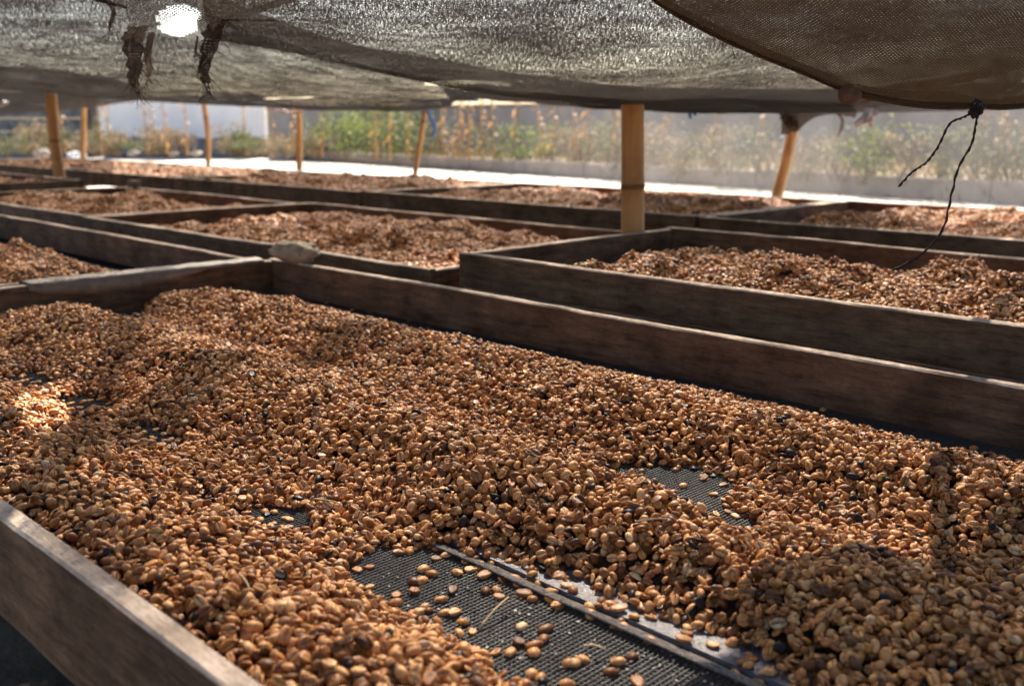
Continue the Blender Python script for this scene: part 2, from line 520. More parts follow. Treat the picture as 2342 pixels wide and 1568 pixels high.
def drying_bed(x0, x1, y0, y1, ztop, label, H=0.10, depth=0.082, left=True, right=True, second=False, skewL=0.0, fine=False):
    root = empty("drying_bed", ((x0 + x1) / 2, (y0 + y1) / 2, 0))
    tag(root, label, "drying bed", "raised wooden coffee drying beds in rows")
    t = 0.019
    board("front_board", root, (x0, y0), (x1, y0), ztop, H, t, bow=random.uniform(-.004, .004))
    board("back_board", root, (x0, y1), (x1, y1), ztop, H, t, bow=random.uniform(-.004, .004))
    if left: board("end_board", root, (x0 + t / 2 - skewL, y0 + t / 2 + .0015), (x0 + t / 2, y1 - t / 2 - .0015), ztop - .002, H - .004, t)
    if right: board("end_board", root, (x1 - t / 2, y0 + t / 2 + .0015), (x1 - t / 2, y1 - t / 2 - .0015), ztop - .002, H - .004, t)
    if second:
        board("lower_board", root, (x0 + .004, y0 + .006), (x1, y0 + .006), ztop - H - .003, 0.11, t)
        board("lower_board", root, (x0 + t / 2 + .004, y0 + t + .004), (x0 + t / 2 + .004, y1 - t), ztop - H - .003, 0.11, t)
    zm = ztop - depth
    cx, cy = root.location.x, root.location.y
    xi0, xi1, yi0, yi1 = x0 + t + .001 - cx, x1 - t - .001 - cx, y0 + t / 2 + .001 - cy, y1 - t / 2 - .001 - cy
    if fine:
        V, F = [], []
        def wire(a, b, horiz, z):
            r = 0.0006
            q = len(V)
            if horiz:
                for x in (xi0, xi1): V.extend([(x, a - r, z - r), (x, a + r, z - r), (x, a + r * .4, z + r), (x, a - r * .4, z + r)])
            else:
                for y in (yi0, yi1): V.extend([(a - r, y, z - r), (a + r, y, z - r), (a + r * .4, y, z + r), (a - r * .4, y, z + r)])
            for k in range(4):
                F.append((q + k, q + (k + 1) % 4, q + 4 + (k + 1) % 4, q + 4 + k))
        pit = 0.0047
        yv = yi0
        while yv < yi1:
            wire(yv + random.uniform(-.0003, .0003), 0, True, zm); yv += pit
        xv = xi0
        while xv < xi1:
            wire(xv + random.uniform(-.0003, .0003), 0, False, zm + .0009); xv += pit
        o = link("wire_mesh", mesh("wire_mesh", V, F, False), M_WIRE, root)
        tag(o, kind="stuff")
    else:
        link("wire_mesh", mesh("wire_mesh", [(xi0, yi0, zm), (xi1, yi0, zm), (xi1, yi1, zm), (xi0, yi1, zm)], [(0, 1, 2, 3)], False), M_MESHFAR, root)
    zb = ztop - H - (0.115 if second else 0.0)
    for sx in (x0 + .06, x1 - .06):
        for sy in (y0 + .05, y1 - .05):
            link("leg", box_me("leg", sx - .03 - cx, sx + .03 - cx, sy - .022 - cy, sy + .022 - cy, 0.0, zb - .001, .004), M_WOOD2, root)
        link("rail", box_me("rail", sx + .034 - cx, sx + .07 - cx, y0 + .02 - cy, y1 - .02 - cy, zb - .05, zb - .003, .003), M_WOOD2, root)
    return root

ZT = 0.62
BEDS = {}
BED1 = (-2.17, 0.02, 0.262, 1.321)
drying_bed(*BED1, ZT, "nearest drying bed with spread heaps and a bare patch of netting", fine=True, right=True)
drying_bed(-4.25, -2.192, 0.255, 1.275, ZT, "drying bed left of the nearest one, beyond the divider with pale plastic film")
drying_bed(-3.70, -1.74, 1.48, 2.45, ZT, "second-row bed on the left of the tall bamboo post, sun spot at its corner")
drying_bed(-5.40, -3.722, 1.49, 2.40, ZT, "second-row bed with two rounded mounds, right of the bent bamboo post", skewL=0.05)
drying_bed(-8.5, -6.30, 1.50, 2.52, ZT, "partly hidden second-row bed at the far left behind the bent post")
drying_bed(-1.63, 0.55, 1.474, 2.24, ZT + .05, "double-board bed in the second row right of the tall bamboo post", H=.076, depth=.074, second=True)
ROW3 = [(-2.10, 0.0, "third-row bed at the right edge, half in direct sun"),
        (-4.15, -2.122, "third-row bed passing behind the tall bamboo post"),
        (-6.2, -4.172, "third-row bed in front of the thin leaning pole"),
        (-8.25, -6.222, "third-row bed before the two thin straight poles"),
        (-11.0, -8.272, "sunlit third-row bed farthest to the left, with a visible end corner")]
for a, b, lab in ROW3:
    drying_bed(a, b, 3.08, 4.20, ZT, lab)

# slat and hem crossing the nearest bed's netting
bed1 = bpy.data.objects["drying_bed"]
c1 = bed1.location
ZM = ZT - 0.082
M_SLAT = simple("pale_slat", (0.13, 0.115, 0.12), 0.36, 0.6, 90, 0.8, 0.002, 0.5)
V, F = [], []
n = 80
for i in range(n + 1):
    x = -1.2 + 1.15 * i / n
    y = 0.600 + .006 * noise.noise(Vector((x * 3, 1, 1)))
    dz = .0012 * noise.noise(Vector((x * 9, 2, 2)))
    V += [(x - c1.x, y - c1.y, ZM + .002), (x - c1.x, y - c1.y, ZM + .006 + dz), (x - c1.x, y + .062 - c1.y, ZM + .006 - dz), (x - c1.x, y + .062 - c1.y, ZM + .002)]
for i in range(n):
    for k in range(4):
        F.append((i * 4 + k, (i + 1) * 4 + k, (i + 1) * 4 + (k + 1) % 4, i * 4 + (k + 1) % 4))
link("support_slat", mesh("support_slat", V, F, False), M_SLAT, bed1)
M_HEM = simple("netting_hem", (0.20, 0.17, 0.145), 0.85, 0.55, 260, 1.0, 0.003)
hp = [Vector((-1.15 + 1.1 * i / 70 - c1.x, 0.590 + .005 * noise.noise(Vector((i * .12, 4, 4))) - c1.y, ZM + .0035)) for i in range(71)]
link("netting_hem", mesh("netting_hem", *tube_data(hp, [.0095 + .0022 * noise.noise(Vector((i * .35, 2, 7))) for i in range(71)], 10, .22)), M_HEM, bed1)


# chaff and dust caught in the threads
V, F = [], []
rc = random.Random(12)
for i in range(260):
    p = PZ(rc.uniform(870, 1700), rc.uniform(1290, 1566), ZM + .003)
    if not (.30 < p.y < .66): continue
    r = rc.uniform(.0005, .0016); q = len(V); an = rc.uniform(0, 6.28)
    for t in range(4):
        V.append((p.x - c1.x + r * math.cos(an + t * 1.57) * rc.uniform(.5, 1.6), p.y - c1.y + r * math.sin(an + t * 1.57) * rc.uniform(.5, 1.4), ZM + .002 + rc.uniform(0, .0012)))
    F.append((q, q + 1, q + 2, q + 3))
tag(link("chaff", mesh("chaff", V, F, False), simple("pale_chaff", (0.45, 0.40, 0.34), .8, .4, 90), bed1), kind="stuff")


# ================================================================ COFFEE BEANS
def bean_me(name, a, b, h, flat, groove, bend, seed):
    V, F = [], []
    nu, nv = 12, 7
    for j in range(nv + 1):
        th = math.pi * j / nv
        for i in range(nu):
            ph = 2 * math.pi * i / nu
            # poles on the long axis
            X, Y, Z = math.cos(th), math.sin(th) * math.cos(ph), math.sin(th) * math.sin(ph)
            x, y = a * X, b * Y
            if Z >= 0: z = h * Z
            else:
                z = -flat * (abs(Z) ** .6)
                z += groove * math.exp(-(Y / .20) ** 2) * (1 - abs(X) ** 3)
            z += bend * (X * X - .3)
            k = 1 + .13 * noise.noise(Vector((X * 1.6 + seed, Y * 1.6, Z * 1.6)))
            V.append((x * k, y * k, z * k))
            if j in (0, nv): break
    def idx(j, i):
        if j == 0: return 0
        if j == nv: return 1 + (nv - 1) * nu
        return 1 + (j - 1) * nu + i % nu
    for j in range(nv):
        for i in range(nu):
            q = [idx(j, i), idx(j, i + 1), idx(j + 1, i + 1), idx(j + 1, i)]
            qq = []
            for v in q:
                if v not in qq: qq.append(v)
            if len(qq) > 2: F.append(tuple(qq))
    me = mesh(name, V, F)
    bm = bmesh.new(); bm.from_mesh(me); bmesh.ops.recalc_face_normals(bm, faces=bm.faces); bm.to_mesh(me); bm.free()
    me.polygons.foreach_set("use_smooth", [True] * len(me.polygons))
    me.materials.append(M_BEAN)
    return me
BEAN_ME = [bean_me("coffee_bean", .0056, .0041, .0030, .0013, .0014, 0, 1),
           bean_me("coffee_bean", .0060, .0039, .0029, .0014, .0015, .0004, 5),
           bean_me("coffee_bean", .0052, .0043, .0031, .0011, .0013, -.0003, 9),
           bean_me("coffee_bean", .0054, .0036, .0034, .0028, .0003, 0, 13),
           bean_me("coffee_bean", .0062, .0040, .0016, .0006, .0006, .0012, 17)]
BC = bpy.data.collections.new("bean_sources")
for i, me in enumerate(BEAN_ME):
    o = bpy.data.objects.new("bean_source_%d" % i, me)
    BC.objects.link(o)

def scatter_group():
    ng = bpy.data.node_groups.new("scatter_beans", 'GeometryNodeTree')
    ng.interface.new_socket("Geometry", in_out='INPUT', socket_type='NodeSocketGeometry')
    ng.interface.new_socket("Geometry", in_out='OUTPUT', socket_type='NodeSocketGeometry')
    gi = ng.nodes.new("NodeGroupInput"); go = ng.nodes.new("NodeGroupOutput")
    ip = ng.nodes.new("GeometryNodeInstanceOnPoints")
    ci = ng.nodes.new("GeometryNodeCollectionInfo")
    ci.inputs["Collection"].default_value = BC
    ci.inputs["Separate Children"].default_value = True
    ci.inputs["Reset Children"].default_value = True
    ip.inputs["Pick Instance"].default_value = True
    def attr(nm, ty):
        a = ng.nodes.new("GeometryNodeInputNamedAttribute")
        a.data_type = ty
        a.inputs["Name"].default_value = nm
        return a.outputs["Attribute"]
    e2r = ng.nodes.new("FunctionNodeEulerToRotation")
    ng.links.new(attr("rot", 'FLOAT_VECTOR'), e2r.inputs[0])
    ng.links.new(gi.outputs[0], ip.inputs["Points"])
    ng.links.new(attr("bean", 'BOOLEAN'), ip.inputs["Selection"])
    ng.links.new(ci.outputs[0], ip.inputs["Instance"])
    ng.links.new(attr("idx", 'INT'), ip.inputs["Instance Index"])
    ng.links.new(e2r.outputs[0], ip.inputs["Rotation"])
    ng.links.new(attr("scl", 'FLOAT'), ip.inputs["Scale"])
    jn = ng.nodes.new("GeometryNodeJoinGeometry")
    ng.links.new(ip.outputs[0], jn.inputs[0])
    ng.links.new(gi.outputs[0], jn.inputs[0])
    ng.links.new(jn.outputs[0], go.inputs[0])
    return ng
NG = scatter_group()

def noise2(x, y, s, seed, oct=3):
    """smooth value noise on arrays"""
    out = np.zeros_like(x, dtype=float)
    amp, tot = 1.0, 0.0
    rs = np.random.RandomState(seed)
    T = rs.rand(64, 64)
    for o in range(oct):
        X, Y = x * s + 31.7 * o, y * s + 17.3 * o
        ix, iy = np.floor(X).astype(int), np.floor(Y).astype(int)
        fx, fy = X - ix, Y - iy
        fx = fx * fx * (3 - 2 * fx); fy = fy * fy * (3 - 2 * fy)
        g = lambda a, b: T[a % 64, b % 64]
        out += amp * ((g(ix, iy) * (1 - fx) + g(ix + 1, iy) * fx) * (1 - fy) + (g(ix, iy + 1) * (1 - fx) + g(ix + 1, iy + 1) * fx) * fy)
        tot += amp
        amp *= .5; s *= 2
    return out / tot

def sstep(a, b, x):
    t = np.clip((x - a) / (b - a), 0, 1)
    return t * t * (3 - 2 * t)

def poly_sd(x, y, P):
    """signed distance to a polygon, negative inside"""
    P = np.array(P); d = np.full(x.shape, 1e9); ins = np.zeros(x.shape, bool)
    for i in range(len(P)):
        a, b = P[i], P[(i + 1) % len(P)]
        e = b - a
        t = np.clip(((x - a[0]) * e[0] + (y - a[1]) * e[1]) / (e @ e), 0, 1)
        d = np.minimum(d, np.hypot(x - a[0] - t * e[0], y - a[1] - t * e[1]))
        c = ((a[1] <= y) & (b[1] > y)) | ((b[1] <= y) & (a[1] > y))
        xi = a[0] + (y - a[1]) / (b[1] - a[1] + 1e-12) * e[0]
        ins ^= c & (x < xi)
    return np.where(ins, -d, d)

def pxpoly(pts, z=ZM):
    if len(pts) < 6:                       # the small gaps stay small
        ca, cb = sum(p[0] for p in pts) / len(pts), sum(p[1] for p in pts) / len(pts)
        pts = [(ca + (a - ca) * 1.0, cb + (b - cb) * 1.0) for a, b in pts]
    return [tuple(PZ(a, b, z)[:2]) for a, b in pts]
BARE = [pxpoly([(862, 1300), (930, 1272), (1000, 1268), (1075, 1297), (1200, 1328), (1300, 1356), (1400, 1393), (1500, 1432), (1590, 1476), (1695, 1536), (1790, 1616), (1500, 1660), (1330, 1610), (1250, 1552), (1180, 1500), (1100, 1460), (1040, 1415), (960, 1390), (890, 1350)]),
        pxpoly([(1395, 1095), (1480, 1090), (1590, 1080), (1632, 1108), (1622, 1150), (1650, 1190), (1720, 1235), (1670, 1240), (1600, 1205), (1560, 1170), (1500, 1145)]),
        pxpoly([(25, 868), (80, 862), (120, 880), (80, 893)]),
        pxpoly([(150, 925), (215, 915), (255, 935), (200, 950)]),
        pxpoly([(312, 985), (350, 980), (415, 1020), (400, 1036), (360, 1015)]),
        pxpoly([(400, 1150), (440, 1150), (480, 1180), (455, 1190)]),
        pxpoly([(560, 1180), (640, 1185), (670, 1215), (600, 1205)]),
        pxpoly([(150, 690), (260, 675), (330, 715), (310, 745), (250, 735)])]

def H_bed1(x, y):
    x0, x1, y0, y1 = BED1
    yw = y + .035 * (noise2(x, y, 2.2, 3, 2) - .5) * 2
    h = 0.011 + .020 * noise2(x, y, 4.0, 5, 3)
    h += .038 * np.exp(-((yw - 1.055) / .095) ** 2) * (.75 + .5 * noise2(x, y, 3.5, 8, 2))
    h += (.040 - .020 * sstep(-.75, -.45, x)) * np.exp(-((yw - 0.72) / .08) ** 2) * (.6 + .8 * noise2(x, y, 3.2, 21, 2))
    h += .034 * np.exp(-((yw - 0.36) / .08) ** 2) * (.8 + .4 * noise2(x, y, 4, 31, 2))
    h -= .026 * np.exp(-((yw - 0.53) / .06) ** 2)
    h -= .022 * np.exp(-((yw - 0.88) / .055) ** 2)
    h = np.maximum(h, .0075)
    h -= (.008 + .006 * sstep(-.9, -.3, x)) * sstep(.9, 1.0, y)
    h *= .55 + .45 * sstep(x0 + .02, x0 + .22, x)
    h *= .72 + .28 * sstep(y0, y0 + .05, y)
    h += (.026 * (noise2(x, y, 15, 55, 3) - .5) + .012 * (noise2(x, y, 45, 57, 2) - .5)) * sstep(.012, .03, h)
    h *= sstep(1.272, 1.165, y + .03 * (noise2(x, y, 7, 41, 2) - .5))           # clear strip along the back board
    wob = .018 * (noise2(x, y, 26, 51, 2) - .5) * 2
    for P in BARE:
        sd = poly_sd(x, y, P) + wob
        h *= sstep(-0.004, 0.060 if len(P) > 6 else .040, sd)
    return np.where(h < .0035, 0, h)

def euler_from(nrm, yaw, flip):
    """rotation matrices -> euler for arrays: z axis along nrm, spun by yaw"""
    n = nrm / np.linalg.norm(nrm, axis=1, keepdims=True)
    n = np.where(flip[:, None], -n, n)
    ref = np.stack([np.cos(yaw), np.sin(yaw), np.zeros_like(yaw)], 1)
    xa = ref - n * np.sum(ref * n, 1, keepdims=True)
    xa /= np.linalg.norm(xa, axis=1, keepdims=True) + 1e-9
    ya = np.cross(n, xa)
    # R = [xa ya n] columns ; XYZ euler
    r20, r21, r22, r10, r00 = xa[:, 2], ya[:, 2], n[:, 2], xa[:, 1], xa[:, 0]
    ey = np.arcsin(np.clip(-r20, -1, 1))
    ex = np.arctan2(r21, r22)
    ez = np.arctan2(r10, r00)
    return np.stack([ex, ey, ez], 1)

def in_view(x, y, z, m=70):
    px, py, dep = PROJ(x, y, z)
    return (px > -m) & (px < 2342 + m) & (py < 1568 + 3 * m) & (dep > .2)

def deposit(Hf, rect, zm, layers, seed, cell=0.0016):
    """drop beans one after another on a height field"""
    x0, x1, y0, y1 = rect
    rs = np.random.default_rng(seed)
    nx, ny = int((x1 - x0) / cell), int((y1 - y0) / cell)
    gx, gy = np.meshgrid(x0 + (np.arange(nx) + .5) * cell, y0 + (np.arange(ny) + .5) * cell, indexing='ij')
    Hg = Hf(gx, gy)
    hm = np.maximum(Hg - .014, 0)
    n = int((x1 - x0) * (y1 - y0) / 62e-6 * layers)
    X = rs.uniform(x0 + .006, x1 - .006, n); Y = rs.uniform(y0 + .006, y1 - .006, n)
    ok = in_view(X, Y, np.full(n, zm + .03))
    ih = np.clip(((X - x0) / cell).astype(int), 0, nx - 1); jh = np.clip(((Y - y0) / cell).astype(int), 0, ny - 1)
    ok &= Hg[ih, jh] > 0
    X, Y, ih, jh = X[ok], Y[ok], ih[ok], jh[ok]
    n = len(X)
    r = 3
    k = np.arange(-r, r + 1) * cell
    kx, ky = np.meshgrid(k, k, indexing='ij')
    disc = np.sqrt(np.clip(1 - (kx ** 2 + ky ** 2) / .0046 ** 2, 0, 1))
    foot = disc > 0
    dome = np.where(foot, .0036 * disc, -1)
    rs01 = rs.random(n); res = np.zeros((n, 6)); cnt = 0
    for q in range(n):
        i, j = ih[q], jh[q]
        if i < r or j < r or i >= nx - r or j >= ny - r: continue
        p = hm[i - r:i + r + 1, j - r:j + r + 1]
        mx = p.max(); mean = p.mean()
        zc = .45 * mx + .55 * mean
        if zc > Hg[i, j] + .0075 * rs01[q]: continue
        gxv = (p[r + 1:].mean() - p[:r].mean()) / (4 * cell)
        gyv = (p[:, r + 1:].mean() - p[:, :r].mean()) / (4 * cell)
        res[cnt] = (X[q], Y[q], zc + .0012, -gxv, -gyv, 1); cnt += 1
        np.maximum(p, zc + .0012 + dome, out=p)
    res = res[:cnt]
    nrm = res[:, 3:6].copy()
    nrm[:, :2] = np.clip(nrm[:, :2], -1.4, 1.4) + rs.normal(0, .5, (cnt, 2))
    rot = euler_from(nrm, rs.uniform(0, 2 * math.pi, cnt), rs.random(cnt) < .5)
    scl = rs.uniform(.78, 1.18, cnt) * .99
    idx = rs.choice(5, cnt, p=[.30, .27, .2, .14, .09])
    P = res[:, :3].copy(); P[:, 2] += zm
    top = res[:, 2] + .0036 >= hm[np.clip(((P[:, 0] - x0) / cell).astype(int), 0, nx - 1), np.clip(((P[:, 1] - y0) / cell).astype(int), 0, ny - 1)] - .0012
    return P, rot, scl, idx, top

def scatter(Hf, rect, zm, spacing, layers, seed, scale=1.0):
    x0, x1, y0, y1 = rect
    rs = np.random.default_rng(seed)
    PP = []
    for l in range(layers):
        gx, gy = np.meshgrid(np.arange(x0 + .007, x1 - .007, spacing), np.arange(y0 + .007, y1 - .007, spacing), indexing='ij')
        X = gx.ravel() + rs.uniform(-.5, .5, gx.size) * spacing
        Y = gy.ravel() + rs.uniform(-.5, .5, gx.size) * spacing
        X = np.clip(X, x0 + .006, x1 - .006); Y = np.clip(Y, y0 + .006, y1 - .006)
        h = Hf(X, Y)
        Z = zm + h + (l - .6) * .0045 + rs.uniform(-.0055, .0045, X.size)
        k = (h > .004) & in_view(X, Y, Z)
        e = .006
        nx = -(Hf(X + e, Y) - h) / e; ny = -(Hf(X, Y + e) - h) / e
        PP.append(np.stack([X, Y, Z, nx, ny], 1)[k])
    A = np.concatenate(PP)
    n = len(A)
    nrm = np.stack([A[:, 3] + rs.normal(0, .45, n), A[:, 4] + rs.normal(0, .45, n), np.ones(n)], 1)
    rot = euler_from(nrm, rs.uniform(0, 2 * math.pi, n), rs.random(n) < .4)
    return A[:, :3], rot, rs.uniform(.85, 1.15, n) * scale, rs.choice(5, n, p=[.30, .27, .2, .14, .09])

def heap(label, Hf, rect, zm, P, rot, scl, idx, cellb=0.012):
    x0, x1, y0, y1 = rect
    nx, ny = int((x1 - x0) / cellb), int((y1 - y0) / cellb)
    gx, gy = np.meshgrid(np.linspace(x0 + .003, x1 - .003, nx), np.linspace(y0 + .003, y1 - .003, ny), indexing='ij')
    h = Hf(gx, gy)
    z = zm + h - .014
    V = np.stack([gx, gy, z], -1).reshape(-1, 3)
    F = []
    ok = h > .017
    for i in range(nx - 1):
        for j in range(ny - 1):
            if ok[i, j] and ok[i + 1, j] and ok[i, j + 1] and ok[i + 1, j + 1]:
                a = i * ny + j
                F.append((a, a + ny, a + ny + 1, a + 1))
    nb, n = len(V), len(P)
    me = bpy.data.meshes.new("bean_heap")
    me.from_pydata(np.concatenate([V, P]).tolist(), [], F)
    me.materials.append(M_FILL)
    me.polygons.foreach_set("use_smooth", [True] * len(me.polygons))
    def put(nm, ty, arr, key):
        a = me.attributes.new(nm, ty, 'POINT')
        a.data.foreach_set(key, arr)
    put("bean", 'BOOLEAN', np.concatenate([np.zeros(nb, bool), np.ones(n, bool)]), "value")
    put("rot", 'FLOAT_VECTOR', np.concatenate([np.zeros((nb, 3)), rot]).astype(np.float32).ravel(), "vector")
    put("scl", 'FLOAT', np.concatenate([np.zeros(nb), scl]).astype(np.float32), "value")
    put("idx", 'INT', np.concatenate([np.zeros(nb, int), idx]).astype(np.int32), "value")
    me.update()
    o = link("bean_heap", me)
    md = o.modifiers.new("beans", 'NODES'); md.node_group = NG
    tag(o, label, "coffee beans", "heaps of drying coffee beans", "stuff")
    return o

# ---- nearest bed
x0, x1, y0, y1 = BED1
rect1 = (x0 + .022, x1 - .022, y0 + .0115, y1 - .0115)
P, rot, scl, idx, top = deposit(H_bed1, rect1, ZM, 3.3, 4)
px, py, dep = PROJ(P[:, 0], P[:, 1], P[:, 2])
vis = top & (px > 8) & (px < 2334) & (py < 1560)
order = np.argsort(np.where(vis, dep, 1e9))[:250]
pick = np.zeros(len(P), bool); pick[order] = True
rsx = np.random.default_rng(91)
xs = rsx.uniform(rect1[0], rect1[1], 60000); ys = rsx.uniform(rect1[2], rect1[3], 60000)
hs = H_bed1(xs, ys)
near_edge = np.maximum(H_bed1(xs + .03, ys), np.maximum(H_bed1(xs - .03, ys), np.maximum(H_bed1(xs, ys + .03), H_bed1(xs, ys - .03))))
kk = (hs <= 0) & in_view(xs, ys, np.full(len(xs), ZM)) & (rsx.random(len(xs)) < np.where(near_edge > 0, .12, .006))
ns = int(kk.sum())
zs = ZM + np.where((ys[kk] > .60) & (ys[kk] < .662) & (xs[kk] > -1.2), .0075, .0028)
P = np.concatenate([P, np.stack([xs[kk], ys[kk], zs], 1)])
rot = np.concatenate([rot, euler_from(np.stack([rsx.normal(0, .15, ns), rsx.normal(0, .15, ns), np.ones(ns)], 1), rsx.uniform(0, 6.28, ns), rsx.random(ns) < .4)])
scl = np.concatenate([scl, rsx.uniform(.9, 1.12, ns)]); idx = np.concatenate([idx, rsx.choice(3, ns)])
pick = np.concatenate([pick, np.zeros(ns, bool)])
k = ~pick
heap("spread heaps of tan coffee beans filling the nearest drying bed", H_bed1, rect1, ZM, P[k], rot[k], scl[k], idx[k])
for q in order:
    o = bpy.data.objects.new("coffee_bean", BEAN_ME[idx[q]])
    o.location = P[q]; o.rotation_euler = rot[q]; s_ = float(scl[q]); o.scale = (s_, s_, s_)
    COL.objects.link(o)
    tag(o, "coffee bean on top of the heap at the picture's lower edge, nearest the camera", "coffee bean", "closest coffee beans at the lower edge of the heap")

# ---- loose beans on the bare netting (photo positions)
loose = [(905, 375), (1185, 410), (1195, 560), (740, 650), (880, 790), (1565, 930), (1810, 950), (1790, 1055), (1695, 1115), (1690, 1195), (1450, 1190), (1540, 1090),
         (560, 340), (650, 390), (460, 470), (540, 460), (470, 570), (1590, 600), (1860, 640), (1930, 710), (1490, 440), (2040, 1300), (2030, 1510), (860, 560)]
LP = [((900 + a * .2386) * .9368, (1300 + b * .2386) * .9368) for a, b in loose]
loose2 = [(1265, 1060), (1303, 1097), (1490, 1100), (1492, 1145), (1610, 1185), (1650, 1145), (1680, 1215), (1800, 1140), (1830, 1290), (1930, 1180), (2020, 1320), (1760, 1535),
          (1610, 1470), (1650, 1410), (1450, 1400), (1400, 1420), (2055, 510), (2050, 540), (2075, 590), (2020, 415)]
LP += [((800 + a * .4298) * .9368, (1000 + b * .4298) * .9368) for a, b in loose2]
rl = random.Random(3)
for (a, b) in LP:
    p = PZ(a, b + 4, ZM + .004)
    on_slat = .600 < p.y < .662 and -1.2 < p.x < -.05
    me = BEAN_ME[rl.choice([0, 1, 2, 0, 1])]
    o = bpy.data.objects.new("coffee_bean", me)
    fl = rl.random() < .4
    zz = ZM + (.0062 if on_slat else .0016)
    o.location = (p.x, p.y, zz + (.0030 if fl else .0012))
    o.rotation_euler = ((math.pi if fl else 0) + rl.uniform(-.15, .15), rl.uniform(-.15, .15), rl.uniform(0, 6.28))
    s_ = rl.uniform(1.08, 1.3); o.scale = (s_, s_, s_)
    COL.objects.link(o)
    tag(o, "loose coffee bean lying apart on the bare netting or pale slat", "coffee bean", "loose coffee beans on the bare netting")

# ---- other beds
def make_H(rect, hmax, gapL, gapR, gapF, gapB, seed, bumps=3.0, mounds=()):
    x0, x1, y0, y1 = rect
    def f(x, y):
        n = noise2(x, y, bumps, seed, 3)
        ym = (y0 + y1) / 2 + .12 * (noise2(x, y * 0, 1.4, seed + 5, 2) - .5)
        h = hmax * (.30 + .85 * n) * (.72 + .28 * np.exp(-((y - ym) / (.30 * (y1 - y0))) ** 2))
        h = h + .064 * (noise2(x, y, 8, seed + 9, 2) - .5) + .050 * (noise2(x, y, 22, seed + 19, 2) - .5)
        for (mx, my, mr, mh) in mounds:
            h = h + mh * np.exp(-(((x - mx) ** 2 + (y - my) ** 2) / mr ** 2))
        jig = .05 * (noise2(x, y, 6, seed + 2, 2) - .5)
        h = h * sstep(x0 + gapL * .35, x0 + gapL + .09, x + jig) * sstep(x1 - gapR * .35, x1 - gapR - .09, x + jig)
        h = h * sstep(y0 - .06 + gapF, y0 + .06 + gapF, y) * sstep(y1 - gapB * .3, y1 - gapB - .08, y + jig)
        return np.where(h < .004, 0, np.minimum(h, .108))
    return f
def bed_fill(x0, x1, y0, y1, ztop, label, hmax, gaps, seed, spacing, layers, scale=1.0, mounds=()):
    rect = (x0 + .022, x1 - .022, y0 + .0115, y1 - .0115)
    Hf = make_H(rect, hmax, *gaps, seed, mounds=mounds)
    zm = ztop - (.074 if ztop > ZT else .082)
    P, r, s, i = scatter(Hf, rect, zm, spacing, layers, seed, scale)
    heap(label, Hf, rect, zm, P, r, s, i, .02)
bed_fill(-4.25, -2.192, .255, 1.275, ZT, "bean heap in the bed left of the nearest one, behind the plastic film", .075, (.1, .16, 0, .20), 61, .0073, 2, .98, mounds=[(-2.75, .95, .14, .02)])
bed_fill(-3.70, -1.74, 1.48, 2.45, ZT, "bean heap in the second-row bed with the small sun spot at its right corner", .085, (.22, .0, 0, .05), 62, .0075, 2, 1.0, mounds=[(-3.25, 2.2, .2, .025)])
bed_fill(-5.40, -3.722, 1.49, 2.40, ZT, "two rounded bean mounds in the second-row bed behind the bent post", .078, (.15, .03, 0, .06), 63, .008, 2, 1.03, mounds=[(-5.0, 1.95, .16, .035), (-4.75, 2.2, .16, .03)])
bed_fill(-8.5, -6.30, 1.50, 2.52, ZT, "bean heap in the partly hidden bed at the far left", .08, (.1, .1, 0, .05), 64, .011, 2, 1.3)
bed_fill(-1.63, .55, 1.474, 2.24, ZT + .05, "bean heap in the double-board bed right of the tall post", .085, (.2, .0, 0, .12), 65, .0072, 2, .98)
for q, (a, b, lab) in enumerate(ROW3):
    sp = [.0080, .0088, .0100, .0115, .0125][q]
    bed_fill(a, b, 3.08, 4.20, ZT, "bean heap in the " + ["third-row bed at the right edge, its back half sunlit", "third-row bed behind the tall bamboo post", "third-row bed in front of the thin leaning pole", "third-row bed before the two thin straight poles", "sunlit third-row bed farthest left"][q],
             .105 if q < 4 else .085, (.32, .02, 0, -.02) if q < 4 else (.2, .05, 0, .03), 70 + q, sp, 2, [1.02, 1.1, 1.22, 1.4, 1.5][q])


# ================================================================ BAMBOO POSTS
def post(name, pts, radii, label, node_at=(), cat="post", mat=None):
    root = empty(name, (pts[0].x, pts[0].y, 0))
    n = 40
    path = smooth_path(pts, n)
    base = Vector((pts[0].x, pts[0].y, 0))
    rr = []
    for i in range(n + 1):
        t = i / n
        r = radii[0] + (radii[1] - radii[0]) * t
        r *= 1 + .04 * noise.noise(Vector((t * 6, pts[0].x, 1)))
        for tn in node_at: r *= 1 + .05 * math.exp(-((t - tn) * 1.1 / .03) ** 2)
        rr.append(r)
    pl = [p - base for p in path]
    cu = link("culm", mesh("culm", *tube_data(pl, rr, 18)), mat or M_BAMBOO, root)
    for t in node_at:
        i = int(t * n)
        d = (pl[min(i + 1, n)] - pl[max(i - 1, 0)]).normalized()
        c = pl[i]
        r = rr[i]
        ring = [c + d * z for z in (-.007, -.0035, -.001, .001, .003, .007)]
        link("culm_node", mesh("culm_node", *tube_data(ring, [r * 1.0, r * 1.035, r * 1.01, r * 1.055, r * 1.03, r * 1.0], 18)), M_NODE, cu)
    tag(root, label, cat, "poles holding up the shade cloth")
    return root
